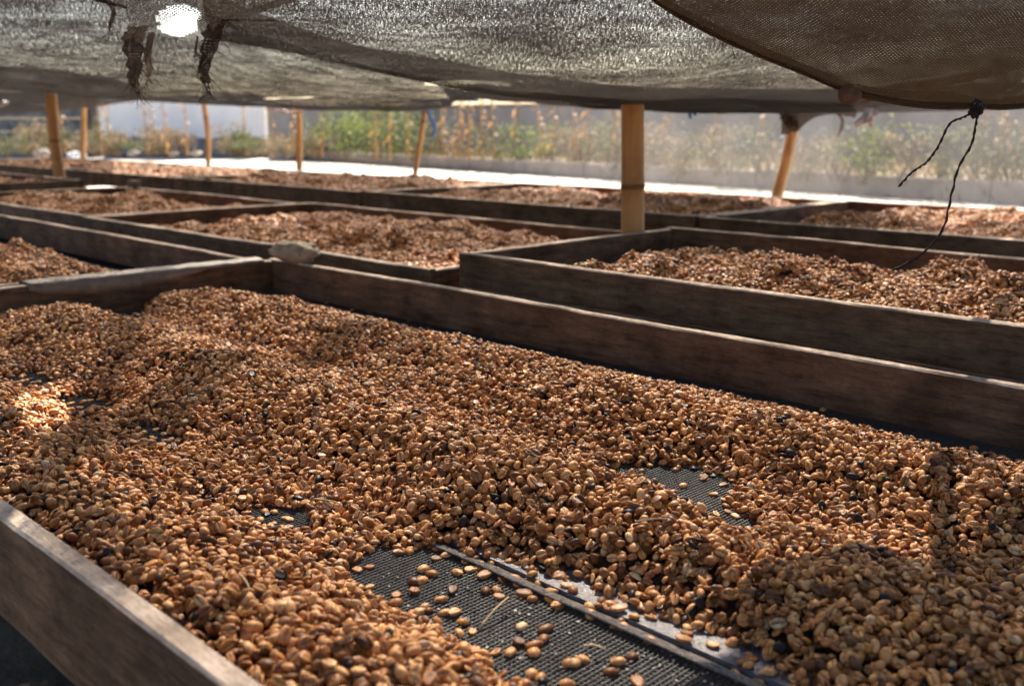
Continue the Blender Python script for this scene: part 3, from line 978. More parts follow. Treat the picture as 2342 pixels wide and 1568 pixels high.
def post_px(top, bot, D, wpx, label, nodes=(), bend=0.0, Dtop=None, thin=1.0, name="bamboo_post"):
    """top / bottom pixel of the visible length; carried down to the ground"""
    T = PX(top[0], top[1], Dtop or D); B = PX(bot[0], bot[1], D)
    d = (B - T)
    G = T + d * ((T.z + .002) / (T.z - B.z))
    G.z = -0.01
    # below the visible part go straight down
    G = Vector((B.x + (G.x - B.x) * .5, B.y + (G.y - B.y) * .5, -0.01))
    mid = (T + B) / 2 + W(0, bend, 0)
    r = wpx / 2 / FOC * D
    top2 = T + (T - mid) * .12
    return post(name, [G, B * .6 + G * .4, B, mid, T, top2], (r * 1.04, r * .94 * thin), label, nodes)
post_px((1447, 236), (1447, 540), 2.72, 52, "thick straight bamboo post in the middle with a ring node", (.86, .55), name="bamboo_post")
post_px((116, 206), (141, 436), 6.95, 25, "bent bamboo post at the left with two nodes", (.84, .62), bend=-.012)
post_px((192, 238), (190, 366), 11.3, 12, "short straight bamboo pole next to the bent post, at the left bed's corner", (.8,))
post_px((466, 232), (476, 398), 9.1, 12, "thin knotty pole left of the pair of thin poles", (.82, .7), bend=.02)
post_px((684, 248), (685, 390), 8.0, 14, "slim straight bamboo pole with the white plastic fold at its top", (.8,))
post_px((974, 244), (950, 396), 6.95, 12, "thin pole leaning to the right with blue cord beside it", (.86, .7, .78))
post_px((1815, 290), (1776, 455), 4.95, 26, "crooked leaning branch post under the frayed cloth flap at the right", (), bend=.004)


# ================================================================ SHADE CLOTHS
SPOTS = []                          # patches of direct sun: x, y, rx, ry, angle
for (a, b, z, rx, ry, an) in ((70, 940, .585, .24, .055, -.03), (612, 484, .63, .15, .09, .3), (1028, 586, .62, .15, .085, .2)):
    p = PZ(a, b, z)
    SPOTS.append((p.x, p.y, rx, ry, an, z))
def sun_hole(c):
    for k_, (x, y, rx, ry, an, z) in enumerate(SPOTS):
        if k_ == 0:
            pp = PROJ(c.x, c.y, c.z)
            if ((pp[0] - 408) / 54) ** 2 + ((pp[1] - 48) / 38) ** 2 > 1 + .5 * noise.noise(Vector((pp[0] * .07, pp[1] * .07, 6))): continue
        q = c - SUN * ((c.z - z) / SUN.z)
        dx, dy = q.x - x, q.y - y
        u = (dx * math.cos(an) + dy * math.sin(an)) / rx
        v = (-dx * math.sin(an) + dy * math.cos(an)) / ry
        if u * u + v * v < 1 + .3 * noise.noise(Vector((q.x * 22, q.y * 22, 3))):
            return True
    return False

def curve3(knots, n):
    K = np.array([tuple(PX(*k)) for k in knots])
    t = np.linspace(0, 1, len(knots))
    # smooth (cosine) resampling through the knots
    pts = smooth_path([Vector(k) for k in K], n)
    return pts

def net(name, near, far, nu, nv, sag, wr, mat, label=None, cut=None, parent=None, ragged=0.0, seed=0.0, spots=True, cat="shade cloth", group="shade cloths overhead", wscale=3.0, layers=3, gap=.0003):
    A, B = curve3(near, nu), curve3(far, nu)
    V, UV = [], []
    for i in range(nu + 1):
        for j in range(nv + 1):
            t = (j / nv) ** 1.5
            p = A[i].lerp(B[i], t)
            p.z -= sag * math.sin(math.pi * t)
            env = math.sin(math.pi * min(t, .97) ** 1.0) * .8 + .2
            q = Vector((p.x * wscale, p.y * wscale, seed))
            p.z += wr * env * (noise.noise(q) + .45 * noise.noise(q * 2.7) + .2 * noise.noise(q * 6.1))
            if ragged and j == nv:
                p += (B[i] - A[i]).normalized() * ragged * noise.noise(Vector((i * .9, seed, 1)))
            V.append(p)
    du = [0.0]
    for i in range(1, nu + 1): du.append(du[-1] + (V[i * (nv + 1) + nv // 2] - V[(i - 1) * (nv + 1) + nv // 2]).length)
    for i in range(nu + 1):
        acc = 0.0
        for j in range(nv + 1):
            if j: acc += (V[i * (nv + 1) + j] - V[i * (nv + 1) + j - 1]).length
            UV.append((du[i], acc))
    F = []
    for i in range(nu):
        for j in range(nv):
            a = i * (nv + 1) + j
            f = (a, a + 1, a + nv + 2, a + nv + 1)
            c = (V[f[0]] + V[f[2]]) * .5
            if spots and sun_hole(c): continue
            if cut and cut(c): continue
            F.append(f)
    # the knit is about a millimetre thick: threads lie at several depths
    nV, nF = len(V), len(F)
    for l in range(1, layers):
        V += [p + Vector((0, 0, l * gap)) for p in V[:nV]]
        F += [tuple(k_ + l * nV for k_ in f) for f in F[:nF]]
    UV = UV * layers
    me = mesh(name, V, F)
    ul = me.uv_layers.new(name="UVMap")
    li = np.zeros(len(me.loops), dtype=np.int32); me.loops.foreach_get("vertex_index", li)
    ul.data.foreach_set("uv", np.array(UV)[li].astype(np.float32).ravel())
    o = link(name, me, mat, parent)
    if label: tag(o, label, cat, group)
    return o

NEARY = -260
def hole1(c):
    px, py, d = PROJ(c.x, c.y, c.z)
    return ((px - 408) / 46) ** 2 + ((py - 50) / 34) ** 2 < 1 + .35 * noise.noise(Vector((px * .05, py * .05, 2)))
net("shade_cloth",
    [(-700, NEARY, .95), (-300, NEARY, .95), (0, NEARY, .95), (200, NEARY, .95), (400, NEARY, .95), (500, -20, 1.52), (690, 66, 1.87), (850, 112, 2.15), (1000, 135, 2.3), (1120, 158, 2.45), (1240, 175, 2.5), (1360, 190, 2.55), (1500, 200, 2.6), (1700, 204, 2.8), (1950, 206, 3.1)],
    [(-300, 188, 6.4), (-60, 202, 6.5), (120, 214, 6.85), (300, 229, 7.1), (450, 238, 7.35), (580, 244, 7.55), (710, 248, 7.8), (870, 249, 7.3), (1005, 243, 6.9), (1045, 206, 6.3), (1160, 214, 5.8), (1320, 226, 5.3), (1500, 232, 4.9), (1720, 235, 4.7), (1960, 238, 4.3)],
    260, 420, .05, .018, M_NET, "large grey shade cloth sagging across the upper left", hole1, seed=2.0)
net("shade_cloth",
    [(430, NEARY, .93), (700, NEARY, .93), (1000, NEARY, .93), (1300, NEARY, .93), (1600, NEARY, .93), (1900, NEARY, .93), (2300, NEARY, .93), (2900, NEARY, .93)],
    [(478, 88, 1.85), (700, 130, 2.05), (1000, 195, 2.45), (1200, 226, 2.62), (1447, 240, 2.74), (1650, 238, 2.95), (1900, 243, 3.2), (2250, 236, 3.3)],
    220, 150, .02, .012, M_NETM, "speckled shade cloth sagging over the middle, resting on the thick bamboo post", seed=5.0)
net("shade_cloth",
    [(-700, 120, 5.5), (-300, 135, 5.6), (0, 150, 5.8), (200, 170, 6.4), (330, 200, 7.0)],
    [(-500, 290, 8.5), (-200, 276, 9.5), (0, 264, 10.2), (190, 248, 11.0), (310, 231, 10.5)],
    50, 40, .02, .015, M_NET, "pale distant shade cloth below the large one at the far left", seed=8.0)
net("shade_cloth",
    [(1250, 200, 2.9), (1500, 205, 2.9), (1750, 205, 3.1), (2000, 200, 3.3), (2300, 190, 3.4), (2700, 170, 3.4)],
    [(1380, 240, 5.0), (1600, 248, 4.7), (1800, 254, 4.7), (1960, 258, 4.25), (2150, 255, 3.85), (2500, 244, 3.4)],
    90, 40, .01, .01, M_NET, "narrow far strip of shade cloth showing below the middle cloth at the right", seed=12.0)
# nearest dark cloth with its folded lower edge
hemline = [(1380, -90), (1490, 0), (1560, 46), (1650, 92), (1740, 132), (1840, 172), (1900, 198), (1960, 220), (2080, 243), (2160, 249), (2235, 247), (2300, 250), (2420, 238), (2600, 225)]
n3 = net("dark_shade_cloth",
    [(1300 + 110 * i, -420, .74) for i in range(14)],
    [(a, b, 1.20 + .00016 * (a - 1380)) for a, b in hemline],
    150, 90, .012, .012, M_NETD, "nearest dark brown shade cloth hanging at the upper right", seed=17.0, wscale=5.0, layers=1)
def strip_mesh(top, bot, D, nsub, bulge, seed):
    A = curve3([(a, b, D + .00016 * (a - 1380)) for a, b in top], nsub)
    B = curve3([(a, b, D + .00016 * (a - 1380)) for a, b in bot], nsub)
    V, UV, F = [], [], []
    m = 6
    toc = Vector((1, -1, 0)) / R2
    for i in range(nsub + 1):
        for j in range(m + 1):
            t = j / m
            p = A[i].lerp(B[i], t) + toc * (bulge * math.sin(math.pi * t) * (1 + .5 * noise.noise(Vector((i * .12, seed, t * 2)))))
            V.append(p); UV.append((i * .006, t * .03))
    for i in range(nsub):
        for j in range(m):
            a = i * (m + 1) + j
            F.append((a, a + 1, a + m + 2, a + m + 1))
    me = mesh("folded_hem", V, F)
    ul = me.uv_layers.new(name="UVMap")
    li = np.zeros(len(me.loops), dtype=np.int32); me.loops.foreach_get("vertex_index", li)
    ul.data.foreach_set("uv", np.array(UV)[li].astype(np.float32).ravel())
    return me
link("folded_hem", strip_mesh([(a + 6, b - 26 - (10 if 2000 < a < 2200 else 0) + 8 * noise.noise(Vector((a * .01, 1, 1)))) for a, b in hemline], [(a, b + 2) for a, b in hemline], 1.185, 120, .006, 4), M_NETD, n3)
hemp = [p + Vector((0, 0, .001)) for p in curve3([(a, b + 1, 1.182 + .00016 * (a - 1380)) for a, b in hemline], 120)]
link("edge_cord", mesh("edge_cord", *tube_data(hemp, [.0009] * len(hemp), 6)), simple("reddish_cord", (0.10, 0.04, 0.03), .8, .4, 200), n3)

# torn cloth near the hole, with hanging strips
def torn_cut(c):
    px, py, d = PROJ(c.x, c.y, c.z)
    j = 7 * noise.noise(Vector((px * .06, py * .06, 5)))
    edge = np.interp(px, [215, 250, 285, 300, 330, 352, 372, 395, 420, 440, 452, 462, 478, 492, 520, 640], [-8, 6, 18, 78, 92, 80, 58, 42, 30, 26, 40, 84, 92, 60, 42, 4])
    return py > edge + j
torn = net("torn_shade_cloth", [(120 + 70 * i, NEARY, .93) for i in range(9)], [(190 + 60 * i, 110, 1.62) for i in range(9)], 110, 120, .0, .006, M_NETC,
           "torn coarse shade cloth with frayed strips dangling beside the bright hole", torn_cut, seed=23.0, spots=True, wscale=6, layers=1)
def rag(pix, wid, D, nm="hanging_strip", fib=14, flat=.75, seed=1, parent=torn, mat=M_FIBRE):
    path = smooth_path([PX(a, b, D) for a, b in pix], 26)
    rr = []
    for i in range(27):
        t = i / 26 * (len(wid) - 1); k = min(int(t), len(wid) - 2)
        rr.append((wid[k] + (wid[k + 1] - wid[k]) * (t - k)) / 2 / FOC * D * (1 + .35 * noise.noise(Vector((i * .5, seed, 2)))))
    if nm == "hanging_strip":
        V, F, UV = [], [], []
        mm = 8
        for i in range(27):
            for k in range(mm + 1):
                t = k / mm * 2 - 1
                edge = 1 + .5 * noise.noise(Vector((i * .8, seed + (3 if t > 0 else 0), 4)))
                dz = rr[i] * .55 * noise.noise(Vector((t * 2.2, i * .22, seed))) + rr[i] * .3 * math.cos(t * 4 + seed)
                V.append(path[i] + W(dz, t * rr[i] * edge, 0)); UV.append((t * rr[i] * 1.6, i * .006))
        for i in range(26):
            for k in range(mm):
                if i > 20 and noise.noise(Vector((k * 1.3, seed, i * .1))) > .1: continue
                a = i * (mm + 1) + k
                F.append((a, a + 1, a + mm + 2, a + mm + 1))
        me = mesh(nm, V, F)
        ul = me.uv_layers.new(name="UVMap")
        for lp in me.loops: ul.data[lp.index].uv = UV[lp.vertex_index]
        o = link(nm, me, M_RAG, parent)
    else:
        V, F = tube_data(path, rr, 10, flat)
        o = link(nm, mesh(nm, V, F), mat, parent)
    V, F = [], []
    rr_ = random.Random(seed)
    for q in range(fib):
        i = rr_.randint(4, 26)
        p = path[i] + W(0, rr_.uniform(-1, 1) * rr[i] * .8, 0)
        pts = [p]
        dirx = rr_.uniform(-1, 1)
        for s_ in range(5):
            p = p + W(rr_.uniform(-.004, .004), dirx * .004 + rr_.uniform(-.004, .004), -rr_.uniform(.000, .007))
            pts.append(p)
        tube_data(pts, [.0004, .0004, .0004, .0003, .0003, .0002], 4, 1, True, V, F)
    link("frayed_fibres", mesh("frayed_fibres", V, F), mat, o)
    return o
rag([(316, 60), (304, 95), (310, 150), (306, 185), (318, 216)], [40, 46, 30, 24, 12], 1.60, seed=1, fib=60)
rag([(346, 74), (338, 125), (340, 165), (330, 195)], [14, 15, 12, 8], 1.60, seed=2, fib=30)
rag([(508, 38), (490, 62), (478, 110), (466, 158), (472, 190), (480, 216)], [26, 40, 36, 24, 20, 12], 1.60, seed=3, fib=60)
rag([(470, 128), (458, 150), (451, 180)], [6, 6, 3], 1.605, seed=4, fib=4)
rag([(250, 8), (260, 30), (254, 52), (248, 72)], [10, 12, 10, 4], 1.58, seed=5, fib=10)
rag([(452, 84), (448, 110), (447, 128)], [4, 6, 3], 1.61, seed=6, fib=8)
rag([(150, -30), (215, -4), (255, 8), (290, 18)], [14, 14, 12, 10], 1.57, "rolled_hem", 6, .7, 7)
rag([(500, 46), (545, 34), (610, 16), (680, -8), (760, -40)], [16, 20, 22, 20, 18], 1.57, "rolled_hem", 8, .7, 8)

# frayed flap tied on the crooked post, scrap of plastic bag, folds
flap = net("frayed_cloth_flap", [(1790, 236, 4.60), (1830, 244, 4.60), (1880, 242, 4.60), (1930, 236, 4.60), (1975, 230, 4.60)],
           [(1786, 310, 4.55), (1822, 300, 4.55), (1858, 272, 4.55), (1905, 262, 4.55), (1955, 270, 4.55)], 30, 14, 0, .006, M_RAG,
           "dark frayed cloth flap hanging on top of the crooked post", ragged=.02, seed=31, spots=False, layers=1)
rag([(1912, 258), (1926, 272), (1924, 295), (1914, 314)], [7, 8, 7, 3], 4.55, seed=11, fib=8, parent=flap)
rag([(1800, 255), (1806, 275), (1815, 300)], [40, 38, 20], 4.54, seed=12, fib=40, parent=flap)
M_PLAST = simple("white_plastic", (0.62, 0.62, 0.66), .4, .2, 20, .4, .004)
def crumple(name, outline, D, label, cat, depth, mat, seed):
    c = (sum(a for a, b in outline) / len(outline), sum(b for a, b in outline) / len(outline))
    V, F = [], []
    rings = 4
    toc = Vector((1, -1, 0)) / R2
    for side in (0, 1):
        base = len(V)
        for r in range(rings + 1):
            for (a, b) in outline:
                k = r / rings
                q = PX(c[0] + (a - c[0]) * k, c[1] + (b - c[1]) * k, D)
                f = depth * (noise.noise(Vector((a * .09 * k, b * .09 * k, seed))) * 1.4 + (1 - k) * .8)
                q += toc * (f + (.002 if side else 0))
                V.append(q)
        m = len(outline)
        for r in range(rings):
            for i in range(m):
                i2 = (i + 1) % m
                f = (base + r * m + i, base + (r + 1) * m + i, base + (r + 1) * m + i2, base + r * m + i2)
                F.append(f if side else f[::-1])
    m = len(outline); b2 = (rings + 1) * m
    for i in range(m):
        i2 = (i + 1) % m
        F.append((rings * m + i, rings * m + i2, b2 + rings * m + i2, b2 + rings * m + i))
    return tag(link(name, mesh(name, V, F, False), mat), label, cat)
crumple("plastic_scrap", [(1950, 284), (1972, 262), (1985, 236), (2012, 232), (2006, 262), (1998, 274), (1996, 292), (1984, 284), (1958, 292)], 3.9, "crumpled white plastic bag scrap hanging under the dark cloth", "plastic scrap", .02, M_PLAST, 3)
crumple("plastic_fold", [(628, 244), (650, 252), (672, 256), (694, 253), (694, 258), (672, 262), (648, 259), (626, 252)], 7.75, "white rolled plastic fold on top of the slim straight pole", "plastic sheet", .02, M_PLAST, 5)
crumple("plastic_fold", [(-30, 226), (10, 228), (20, 233), (18, 240), (-4, 246), (-30, 244)], 8.2, "white plastic roll poking in at the left edge under the cloth", "plastic sheet", .04, M_PLAST, 6)
crumple("dark_plastic_fold", [(1012, 198), (1040, 204), (1080, 210), (1112, 216), (1085, 228), (1052, 230), (1028, 226), (1016, 212)], 5.6, "dark folded plastic flap wedged between the two cloths", "plastic sheet", .03, simple("teal_plastic", (0.07, 0.10, 0.11), .35, .5, 12, .5, .004), 8)
M_BLUE = simple("blue_cord", (0.03, 0.16, 0.55), .5, .2, 60, .3)
def cord(name, pix, D, rpx, label, cat, mat, parent=None, n=40, wob=0.0):
    path = smooth_path([PX(a, b, D) if not isinstance(D, (list, tuple)) else PX(a, b, d) for (a, b), d in zip(pix, D if isinstance(D, (list, tuple)) else [D] * len(pix))], n)
    Dm = D if not isinstance(D, (list, tuple)) else D[0]
    path = [p + W(0, wob * noise.noise(Vector((i * .7, rpx, 1))), wob * noise.noise(Vector((i * .7, rpx, 9)))) for i, p in enumerate(path)]
    o = link(name, mesh(name, *tube_data(path, [rpx / FOC * Dm * (1 + .18 * math.sin(i * 2.1)) for i in range(n + 1)], 8)), mat, parent)
    if label: tag(o, label, cat)
    return o
cord("blue_string", [(940, 232), (1000, 231), (1050, 229), (1095, 229)], 5.9, 3.2, "bright blue cord stretched below the dark plastic flap", "cord", M_BLUE)
cord("blue_ribbon", [(974, 248), (984, 268), (994, 290), (990, 314)], 6.8, 3.0, "blue ribbon dangling beside the thin leaning pole", "ribbon", M_BLUE)
cl = cord("blue_tie", [(1568, 234), (1574, 250), (1580, 271)], 4.3, 3.4, "small blue tie hanging from the cloth right of the thick post", "tie", M_BLUE)
cord("loop", [(1576, 248), (1586, 258), (1592, 263)], 4.3, 3.0, None, None, M_BLUE, cl)

# stick end, knot and twine
M_STICK = simple("dark_stick", (0.11, 0.065, 0.045), .8, .4, 60, .6, .003)
sp_ = [PX(1939, 216, 1.235), PX(2000, 214, 1.45), PX(2230, 170, 2.2), PX(2400, 130, 2.9)]
tag(link("stick", mesh("stick", *tube_data(smooth_path(sp_, 20), [.0118 + .0006 * math.sin(i) for i in range(21)], 14)), M_STICK), "cut end of a dark round stick tucked under the dark cloth's edge", "stick")
M_RED = simple("red_thread", (0.35, 0.09, 0.05), .8, .3, 200)
cord("red_thread", [(1922, 206), (1938, 197), (1960, 200), (1972, 216), (1982, 226), (1990, 230)], 1.30, 1.8, "reddish thread looped over the stick end", "thread", M_RED, wob=.0008)
tw = empty("black_twine", PX(2232, 250, 1.27))
tag(tw, "two-ended black twine knotted to the dark cloth and dangling over the beds", "twine")
def strand(nm, pix, D, r):
    path = smooth_path([PX(a, b, D) - tw.location for a, b in pix], 60)
    path = [p + W(0, .0012 * noise.noise(Vector((i * .5, r, 1))), .0012 * noise.noise(Vector((i * .5, r, 5)))) for i, p in enumerate(path)]
    V, F = [], []
    for ph in (0, math.pi):
        tube_data([p + W(0, .0009 * math.cos(i * .9 + ph), .0009 * math.sin(i * .9 + ph)) for i, p in enumerate(path)], [.00105] * 61, 6, 1, True, V, F)
    link(nm, mesh(nm, V, F), M_ROPE, tw)
strand("strand", [(2232, 252), (2205, 268), (2172, 284), (2146, 335), (2118, 372), (2085, 395), (2056, 427)], 1.27, 1)
strand("strand", [(2236, 252), (2232, 285), (2222, 330), (2192, 385), (2174, 455), (2156, 525), (2110, 580), (2075, 602), (2042, 618)], 1.27, 2)
bm = bmesh.new(); bmesh.ops.create_icosphere(bm, subdivisions=3, radius=1)
for v in bm.verts: v.co = Vector((v.co.x * .008, v.co.y * .008, v.co.z * .011)) * (1 + .7 * noise.noise(v.co * 2.5))
me = bpy.data.meshes.new("knot"); bm.to_mesh(me); bm.free()
link("knot", me, M_ROPE, tw)


# ================================================================ SMALL THINGS ON THE BEDS
M_ROCK = simple("clay_stone", (0.32, 0.25, 0.175), .95, .35, 40, .9, .004)
bm = bmesh.new(); bmesh.ops.create_icosphere(bm, subdivisions=5, radius=1)
for v in bm.verts:
    c = v.co.copy()
    k = 1 + .22 * noise.noise(c * 1.3 + Vector((4, 1, 0))) + .10 * noise.noise(c * 3.5) + .05 * abs(noise.noise(c * 7))
    if c.z > .35: k *= 1 - .18 * abs(noise.noise(c * 2.1 + Vector((0, 9, 0))))
    z = c.z * .027 * k
    v.co = Vector((c.x * .064 * k * (1 + .12 * c.z), c.y * .036 * k, max(z, -.022)))
me = bpy.data.meshes.new("stone"); bm.to_mesh(me); bm.free()
me.polygons.foreach_set("use_smooth", [True] * len(me.polygons))
st = link("stone", me, M_ROCK)
sp0 = PZ(628, 604, ZT)
st.location = (sp0.x, 1.322, ZT + .0225); st.rotation_euler = (.02, .03, math.radians(28))
tag(st, "rough brown stone lying on the board corner behind the nearest bed", "stone")

# pale plastic film draped over the divider of the nearest bed
M_FILM = simple("pale_film", (0.17, 0.13, 0.10), .6, .35, 35, .6, .003, .5)
V, F = [], []
n = 70
ya, yb = .73, 1.285
for i in range(n + 1):
    t = i / n
    y = ya + (yb - ya) * t
    drop = (.034 * math.sin(math.pi * min(1, t * 1.25 + .08)) ** .6 + .006 * noise.noise(Vector((y * 16, 1, 1)))) * (1 - .6 * sstep(.75, 1, np.array(t)))
    drop = max(float(drop), .006)
    wv = .003 * noise.noise(Vector((y * 22, 3, 3)))
    xo = -2.1715
    prof = [(xo - .030, -.016), (xo - .028, .001), (xo - .015, .004 + wv), (xo + .006, .0035 + wv), (xo + .0225, .001), (xo + .0245 + .002 * noise.noise(Vector((y * 30, 5, 1))), -drop * .5), (xo + .0250 + .003 * noise.noise(Vector((y * 30, 9, 1))), -drop)]
    for (x, z) in prof: V.append((x, y, ZT + z))
m = 7
for i in range(n):
    for k_ in range(m - 1):
        F.append((i * m + k_, i * m + k_ + 1, (i + 1) * m + k_ + 1, (i + 1) * m + k_))
film = link("plastic_film", mesh("plastic_film", V, F), M_FILM)
sm = film.modifiers.new("thick", 'SOLIDIFY'); sm.thickness = .0012; sm.offset = 1
tag(film, "pale torn plastic film folded over the divider left of the stone", "plastic film")
# block standing on the second-row back corner
bk = link("wood_block", box_me("wood_block", -.03, .03, -.022, .022, 0, .035, .003), M_WOOD2)
p = PZ(292, 430, ZT); bk.location = (-5.30, 2.40, ZT + .001); bk.rotation_euler = (0, 0, .3)
tag(bk, "small wooden block on the corner of the second-row bed by the bent post", "wood block")


# ================================================================ PLANTS
def leaf_mat(name, a, b, trans=.3):
    m, nt, bs = newmat(name)
    oi = N(nt, "ShaderNodeNewGeometry")
    r = ramp(nt, [(0.0, a), (1.0, b)], oi.outputs["Random Per Island"])
    nt.links.new(r.outputs[0], bs.inputs["Base Color"])
    bs.inputs["Roughness"].default_value = .6
    tl = N(nt, "ShaderNodeBsdfTranslucent"); nt.links.new(r.outputs[0], tl.inputs[0])
    mx = N(nt, "ShaderNodeMixShader"); mx.inputs[0].default_value = trans
    nt.links.new(bs.outputs[0], mx.inputs[1]); nt.links.new(tl.outputs[0], mx.inputs[2])
    nt.links.new(mx.outputs[0], nt.nodes["Material Output"].inputs[0])
    return m
M_LEAF = leaf_mat("weed_leaf", (0.035, 0.050, 0.022), (0.13, 0.145, 0.065), .4)
M_LEAFY = leaf_mat("bright_leaf", (0.06, 0.095, 0.022), (0.19, 0.225, 0.06), .45)
M_DRYL = leaf_mat("dry_leaf", (0.10, 0.075, 0.045), (0.28, 0.21, 0.13), .35)
M_CORN = leaf_mat("dry_corn", (0.22, 0.115, 0.045), (0.42, 0.25, 0.115), .4)
M_STEM = simple("plant_stem", (0.16, 0.11, 0.06), .9)
M_CSTEM = simple("corn_stem", (0.42, 0.24, 0.09), .8, .3, 20)

def bush_mesh(h, r, n, size, seed, tall=False):
    rr = random.Random(seed)
    V, F = [], []
    lob = [(rr.uniform(-.6, .6) * r, rr.uniform(-.6, .6) * r, rr.uniform(.25, 1) * h, rr.uniform(.25, .5)) for _ in range(9)]
    for i in range(n):
        L = rr.choice(lob)
        d = Vector((rr.gauss(0, 1), rr.gauss(0, 1), rr.gauss(0, 1))).normalized() * (rr.random() ** .45)
        p = Vector((L[0] + d.x * r * L[3] * 1.3, L[1] + d.y * r * L[3] * 1.3, max(.03, L[2] * .8 + d.z * h * L[3] * .75)))
        a = Vector((rr.gauss(0, 1), rr.gauss(0, 1), rr.gauss(0, .7))).normalized()
        b = a.cross(Vector((rr.gauss(0, 1), rr.gauss(0, 1), rr.gauss(0, 1)))).normalized()
        s_ = size * rr.uniform(.6, 1.5)
        q = len(V)
        V += [p, p + a * s_ * .5 + b * s_ * .22, p + a * s_ + Vector((0, 0, -.15 * s_)), p + a * s_ * .5 - b * s_ * .22]
        F.append((q, q + 1, q + 2, q + 3))
    return mesh("crown", V, F, False)
def stems_mesh(h, r, n, seed):
    rr = random.Random(seed); V, F = [], []
    for i in range(n):
        a, b = rr.uniform(-.25, .25) * r, rr.uniform(-.25, .25) * r
        e = Vector((rr.uniform(-.8, .8) * r, rr.uniform(-.8, .8) * r, h * rr.uniform(.6, .95)))
        tube_data([Vector((a, b, -.05)), Vector((a, b, 0)).lerp(e, .5) + Vector((0, 0, .05)), e], [.012, .008, .003], 5, 1, True, V, F)
    return mesh("stem", V, F)
WEEDS = [  # px, D, height, radius, kind
    (1560, 16.2, .75, .8, 0), (1660, 15.6, .85, .75, 2), (1745, 15.2, .80, .7, 0), (1850, 14.6, .75, .7, 2), (1930, 14.2, .70, .6, 0), (1995, 13.8, .80, .45, 1), (2080, 13.4, .85, .6, 2),
    (2170, 13.2, .75, .6, 0), (2260, 13.0, .90, .7, 0), (2350, 12.6, .95, .7, 2), (2440, 12.4, 1.0, .7, 0), (1490, 17.4, .9, .8, 2), (1400, 18.4, .9, .9, 0),
    (1310, 19.6, .85, .9, 2), (1230, 20.6, .9, .9, 1), (1150, 21.4, .95, 1.0, 0), (1060, 22.4, .95, 1.0, 2), (960, 23.4, 1.1, 1.1, 0), (860, 24.2, 1.35, 1.2, 1), (780, 25.0, 1.15, 1.0, 1),
    (720, 25.6, .9, .9, 0), (640, 26.0, .6, .8, 2), (575, 26.4, .55, .7, 0), (545, 28.0, .75, .5, 1), (330, 28.5, .55, .7, 0), (250, 28.0, .45, .8, 0), (60, 27.0, .55, .8, 2), (10, 26.5, .6, .7, 0), (130, 29.0, .45, .8, 0), (800, 27.6, 1.5, 1.0, 1), (905, 26.8, 1.45, 1.0, 1)]
_rw = random.Random(41)
for _i in range(38):
    _px = _rw.uniform(20, 2420) if _i > 11 else _rw.uniform(20, 620); _d = float(np.interp(_px, [20, 560, 1200, 2420], [27.5, 27.5, 21.0, 12.9])) + _rw.uniform(-.4, 2.2)
    WEEDS.append((round(_px), round(_d, 1), round(_rw.uniform(.45, .95), 2), round(_rw.uniform(.4, .8), 2), _rw.choice([0, 2, 2, 2])))
ORD = ["first", "second", "third", "fourth", "fifth", "sixth", "seventh", "eighth", "ninth", "tenth", "eleventh", "twelfth", "thirteenth", "fourteenth", "fifteenth", "sixteenth", "seventeenth", "eighteenth", "nineteenth", "twentieth", "twenty-first", "twenty-second", "twenty-third", "twenty-fourth", "twenty-fifth", "twenty-sixth", "twenty-seventh", "twenty-eighth", "twenty-ninth", "thirtieth", "thirty-first", "thirty-second", "thirty-third", "thirty-fourth", "thirty-fifth", "thirty-sixth", "thirty-seventh", "thirty-eighth", "thirty-ninth", "fortieth", "forty-first", "forty-second", "forty-third", "forty-fourth", "forty-fifth"]
kc = {0: 0, 1: 0, 2: 0}
for q, (px_, D, h, r, kind) in enumerate(sorted(WEEDS)):
    p = W(D, (px_ - CX) * CP / FOC * D, 0)
    root = empty("weed_bush", (p.x, p.y, soil_z(p.x, p.y) - .02))
    link("crown", bush_mesh(h, r, int(800 * r), .065 if kind != 1 else .085, 100 + q), [M_LEAF, M_LEAFY, M_DRYL][kind], root)
    link("stem", stems_mesh(h, r, 9, 300 + q), M_STEM, root)
    lab = ["dull green weed bush", "bright yellow-green leafy bush", "dry straw-coloured weed bush"][kind]
    tag(root, lab + " beyond the kerb, %s of its colour counted from the left" % ORD[kc[kind]], "bush", "weeds growing beyond the kerb")
    kc[kind] += 1

def corn(name, h, nleaf, seed):
    rr = random.Random(seed)
    root = empty(name)
    lean = Vector((rr.uniform(-.1, .1), rr.uniform(-.1, .1), 0))
    pts = [Vector((0, 0, -.05)), Vector((0, 0, h * .3)) + lean * .2, Vector((0, 0, h * .65)) + lean * .6, Vector((0, 0, h)) + lean * 1.3]
    path = smooth_path(pts, 16)
    link("stem", mesh("stem", *tube_data(path, [.022 - .012 * i / 16 for i in range(17)], 7)), M_CSTEM, root)
    for k in range(nleaf):
        i = int(3 + 12 * k / nleaf)
        p = path[i]
        an = rr.uniform(0, 6.28)
        d = Vector((math.cos(an), math.sin(an), 0))
        L = rr.uniform(.35, .6)
        V, F = [], []
        side = Vector((-d.y, d.x, 0))
        for s_ in range(8):
            t = s_ / 7
            q = p + d * (L * .38 * math.sin(t * 1.9)) + Vector((0, 0, L * (.30 * t - 1.15 * t * t)))
            wd = .042 * math.sin(math.pi * (.12 + .86 * t)) * (1 + .3 * math.sin(s_ * 2.3 + k))
            tw_ = side * math.cos(t * 2.2) + Vector((0, 0, 1)) * math.sin(t * 2.2) * .6
            V += [q - tw_ * wd, q + tw_ * wd]
        for s_ in range(7):
            a = s_ * 2
            F.append((a, a + 1, a + 3, a + 2))
        link("leaf", mesh("leaf", V, F), M_CORN, root)
    return root
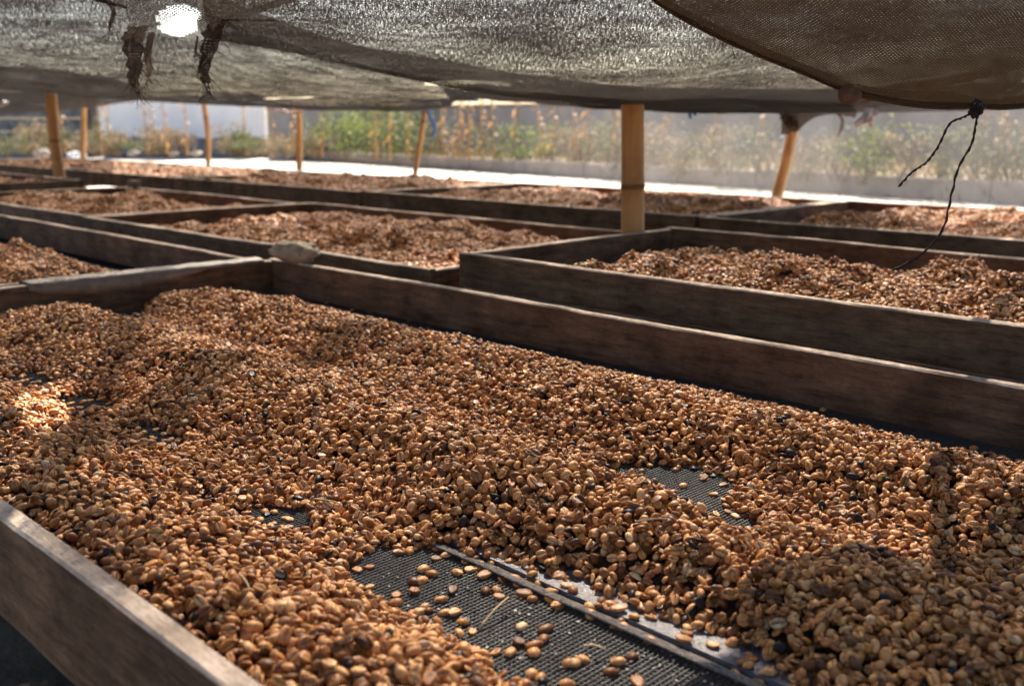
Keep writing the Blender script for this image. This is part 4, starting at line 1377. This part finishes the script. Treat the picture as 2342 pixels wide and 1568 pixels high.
PROTO = [corn("corn_stalk", 1.75, 7, 1), corn("corn_stalk", 2.0, 9, 2), corn("corn_stalk", 1.6, 6, 3), corn("corn_stalk", 1.85, 8, 4)]
STALKS = [(145, 28.5, 0), (228, 27.5, 1), (243, 27.9, 3), (334, 28.2, 2), (352, 28.4, 0), (378, 27.4, 2), (425, 27.2, 0), (560, 28.0, 3), (622, 26.5, 0), (668, 25.5, 2), (735, 25.2, 3), (860, 23.6, 0), (892, 23.2, 1), (935, 23.0, 2), (1012, 22.4, 0),
          (1050, 22.0, 1), (1072, 21.7, 3), (1102, 21.4, 1), (1128, 21.2, 0), (1180, 20.9, 2), (1240, 20.2, 1), (1262, 20.0, 3), (1318, 19.4, 0), (1342, 19.2, 2), (1408, 18.6, 1), (1520, 17.6, 0), (1640, 16.6, 2), (1742, 15.8, 1), (2240, 13.8, 2), (2290, 13.6, 0)]
used = set()
def copy_thing(src):
    r = src.copy(); COL.objects.link(r)
    for ch in src.children:
        c = ch.copy(); COL.objects.link(c); c.parent = r
    return r
nL = nR = 0
for q, (px_, D, k_) in enumerate(STALKS):
    src = PROTO[k_]
    o = src if k_ not in used else copy_thing(src)
    used.add(k_)
    p = W(D, (px_ - CX) * CP / FOC * D, 0)
    o.location = (p.x, p.y, soil_z(p.x, p.y))
    o.rotation_euler = (random.uniform(-.04, .04), random.uniform(-.04, .04), random.uniform(0, 6.28))
    sc_ = random.uniform(.85, 1.05); o.scale = (sc_, sc_, sc_)
    if px_ < 1180:
        lab = "dry tan corn stalk standing left of the thick bamboo post, %s from the left" % ORD[nL]; nL += 1
    else:
        lab = "dry corn stalk by the grey boundary wall, %s from its left end" % ORD[nR]; nR += 1
    tag(o, lab, "corn stalk", "dried corn stalks beyond the kerb")

# dry grass and ground litter beyond the kerb
V, F = [], []
rr = random.Random(77)
for i in range(15000):
    t = rr.random(); a = KA + (KB - KA) * t + kn * (.12 + 7 * rr.random() ** 1.6)
    z = soil_z(a.x, a.y) - .01
    h = rr.uniform(.06, .34); an = rr.uniform(0, 6.28)
    d = Vector((math.cos(an), math.sin(an), 0)); s_ = Vector((-d.y, d.x, 0)) * rr.uniform(.006, .016)
    p = Vector((a.x, a.y, z)); q = len(V)
    V += [p - s_, p + s_, p + d * h * .45 + Vector((0, 0, h))]
    F.append((q, q + 1, q + 2))
g = link("dry_grass", mesh("dry_grass", V, F, False), leaf_mat("grass_blade", (0.07, 0.08, 0.03), (0.28, 0.21, 0.13), .4))
tag(g, "dry grass and weeds covering the soil beyond the kerb", "grass", kind="stuff")
# rubble
for q, (px_, D, r) in enumerate([(170, 25.5, .17), (300, 26.0, .12), (445, 26.5, .14), (395, 26.2, .10), (90, 25.6, .2), (1400, 18.0, .12)]):
    p = W(D, (px_ - CX) * CP / FOC * D, 0)
    bm = bmesh.new(); bmesh.ops.create_icosphere(bm, subdivisions=3, radius=1)
    for v in bm.verts: v.co = Vector((v.co.x * r * 1.3, v.co.y * r, v.co.z * r * .5)) * (1 + .7 * noise.noise(v.co * 1.5 + Vector((q, 0, 0))))
    me = bpy.data.meshes.new("rubble_stone"); bm.to_mesh(me); bm.free()
    o = link("rubble_stone", me, M_PLAST if q == 0 else M_KERB)
    o.location = (p.x, p.y, soil_z(p.x, p.y) + r * .2)
    tag(o, ["round whitish boulder by the bent post, before the dark stone wall", "grey rubble stone left of the corn below the white wall", "grey rubble stone below the white wall near the knotty pole", "smallest grey rubble stone below the white wall", "largest grey rubble stone at the far left", "grey rubble stone among the weeds left of the thick post"][q], "stone", "rubble beyond the kerb")

# thin pale netting hung upright in front of the weeds on the right
def veil_mat():
    m, nt, bs = newmat("thin_pale_netting")
    out = nt.nodes["Material Output"]
    bs.inputs["Base Color"].default_value = (.30, .30, .31, 1); bs.inputs["Roughness"].default_value = .9
    tl = N(nt, "ShaderNodeBsdfTranslucent"); tl.inputs[0].default_value = (.24, .235, .24, 1)
    m1 = N(nt, "ShaderNodeMixShader"); m1.inputs[0].default_value = .6
    nt.links.new(bs.outputs[0], m1.inputs[1]); nt.links.new(tl.outputs[0], m1.inputs[2])
    tr = N(nt, "ShaderNodeBsdfTransparent")
    m2 = N(nt, "ShaderNodeMixShader")
    uv = N(nt, "ShaderNodeTexCoord")
    nz = tex_noise(nt, uv.outputs["Object"], .8, 3, .5)
    r = ramp(nt, [(0.3, (.16, .16, .16)), (.7, (.34, .34, .34))], nz)
    uvm = N(nt, "ShaderNodeUVMap"); sx = N(nt, "ShaderNodeSeparateXYZ"); nt.links.new(uvm.outputs[0], sx.inputs[0])
    haze_fade = ramp(nt, [(0.0, (0, 0, 0)), (.35, (1, 1, 1))], sx.outputs[0])       # opacity fades in from the left to imitate haze setting in gradually
    nt.links.new(mathn(nt, 'MULTIPLY', r.outputs[0], haze_fade.outputs[0]), m2.inputs[0])
    nt.links.new(tr.outputs[0], m2.inputs[1]); nt.links.new(m1.outputs[0], m2.inputs[2])
    nt.links.new(m2.outputs[0], out.inputs[0])
    return m
V, F = [], []
A, B = W(17.6, (1100 - CX) * CP / FOC * 17.6, 0), W(10.6, (2700 - CX) * CP / FOC * 10.6, 0)
n, m = 80, 12
for i in range(n + 1):
    for j in range(m + 1):
        p = A.lerp(B, i / n)
        off = .05 * noise.noise(Vector((i * .35, j * .1, 4)))
        V.append((p.x + off, p.y - off, .02 + 1.75 * j / m + .02 * math.sin(i * .5)))
for i in range(n):
    for j in range(m):
        a = i * (m + 1) + j
        F.append((a, a + m + 1, a + m + 2, a + 1))
me = mesh("mesh_screen", V, F)
ul = me.uv_layers.new(name="UVMap")
for lp in me.loops: ul.data[lp.index].uv = ((lp.vertex_index // (m + 1)) / n, (lp.vertex_index % (m + 1)) / m)
tag(link("mesh_screen", me, veil_mat()), "thin pale see-through netting hung upright before the weeds at the right", "netting")

# bits of straw lying on the nearest heap
M_STRAW = simple("straw", (0.50, 0.36, 0.20), .8, .3, 80)
rs_ = random.Random(5)
STRAW = [(760, 1150), (920, 745), (590, 735), (1010, 1120), (560, 1330), (1360, 1480), (1130, 1400), (1500, 1190), (400, 800), (1830, 980), (640, 770), (1700, 1130)]
for q, (a, b) in enumerate(STRAW):
    g0 = PZ(a, b, ZM + .045)
    hz = float(H_bed1(np.array([g0.x]), np.array([g0.y]))[0])
    p = PZ(a, b, ZM + hz + .008)
    an = rs_.uniform(0, 6.28); Ls = rs_.uniform(.018, .045)
    d = Vector((math.cos(an), math.sin(an), rs_.uniform(-.1, .35)))
    pts = [p - d * Ls * .5, p + Vector((0, 0, .002)), p + d * Ls * .5]
    o = link("straw", mesh("straw", *tube_data(smooth_path(pts, 6), [.0009] * 7, 5)), M_STRAW)
    tag(o, "thin straw lying on the nearest bean heap, %s from the left" % ORD[sorted(STRAW).index((a, b))], "straw", "straw bits on the nearest heap")
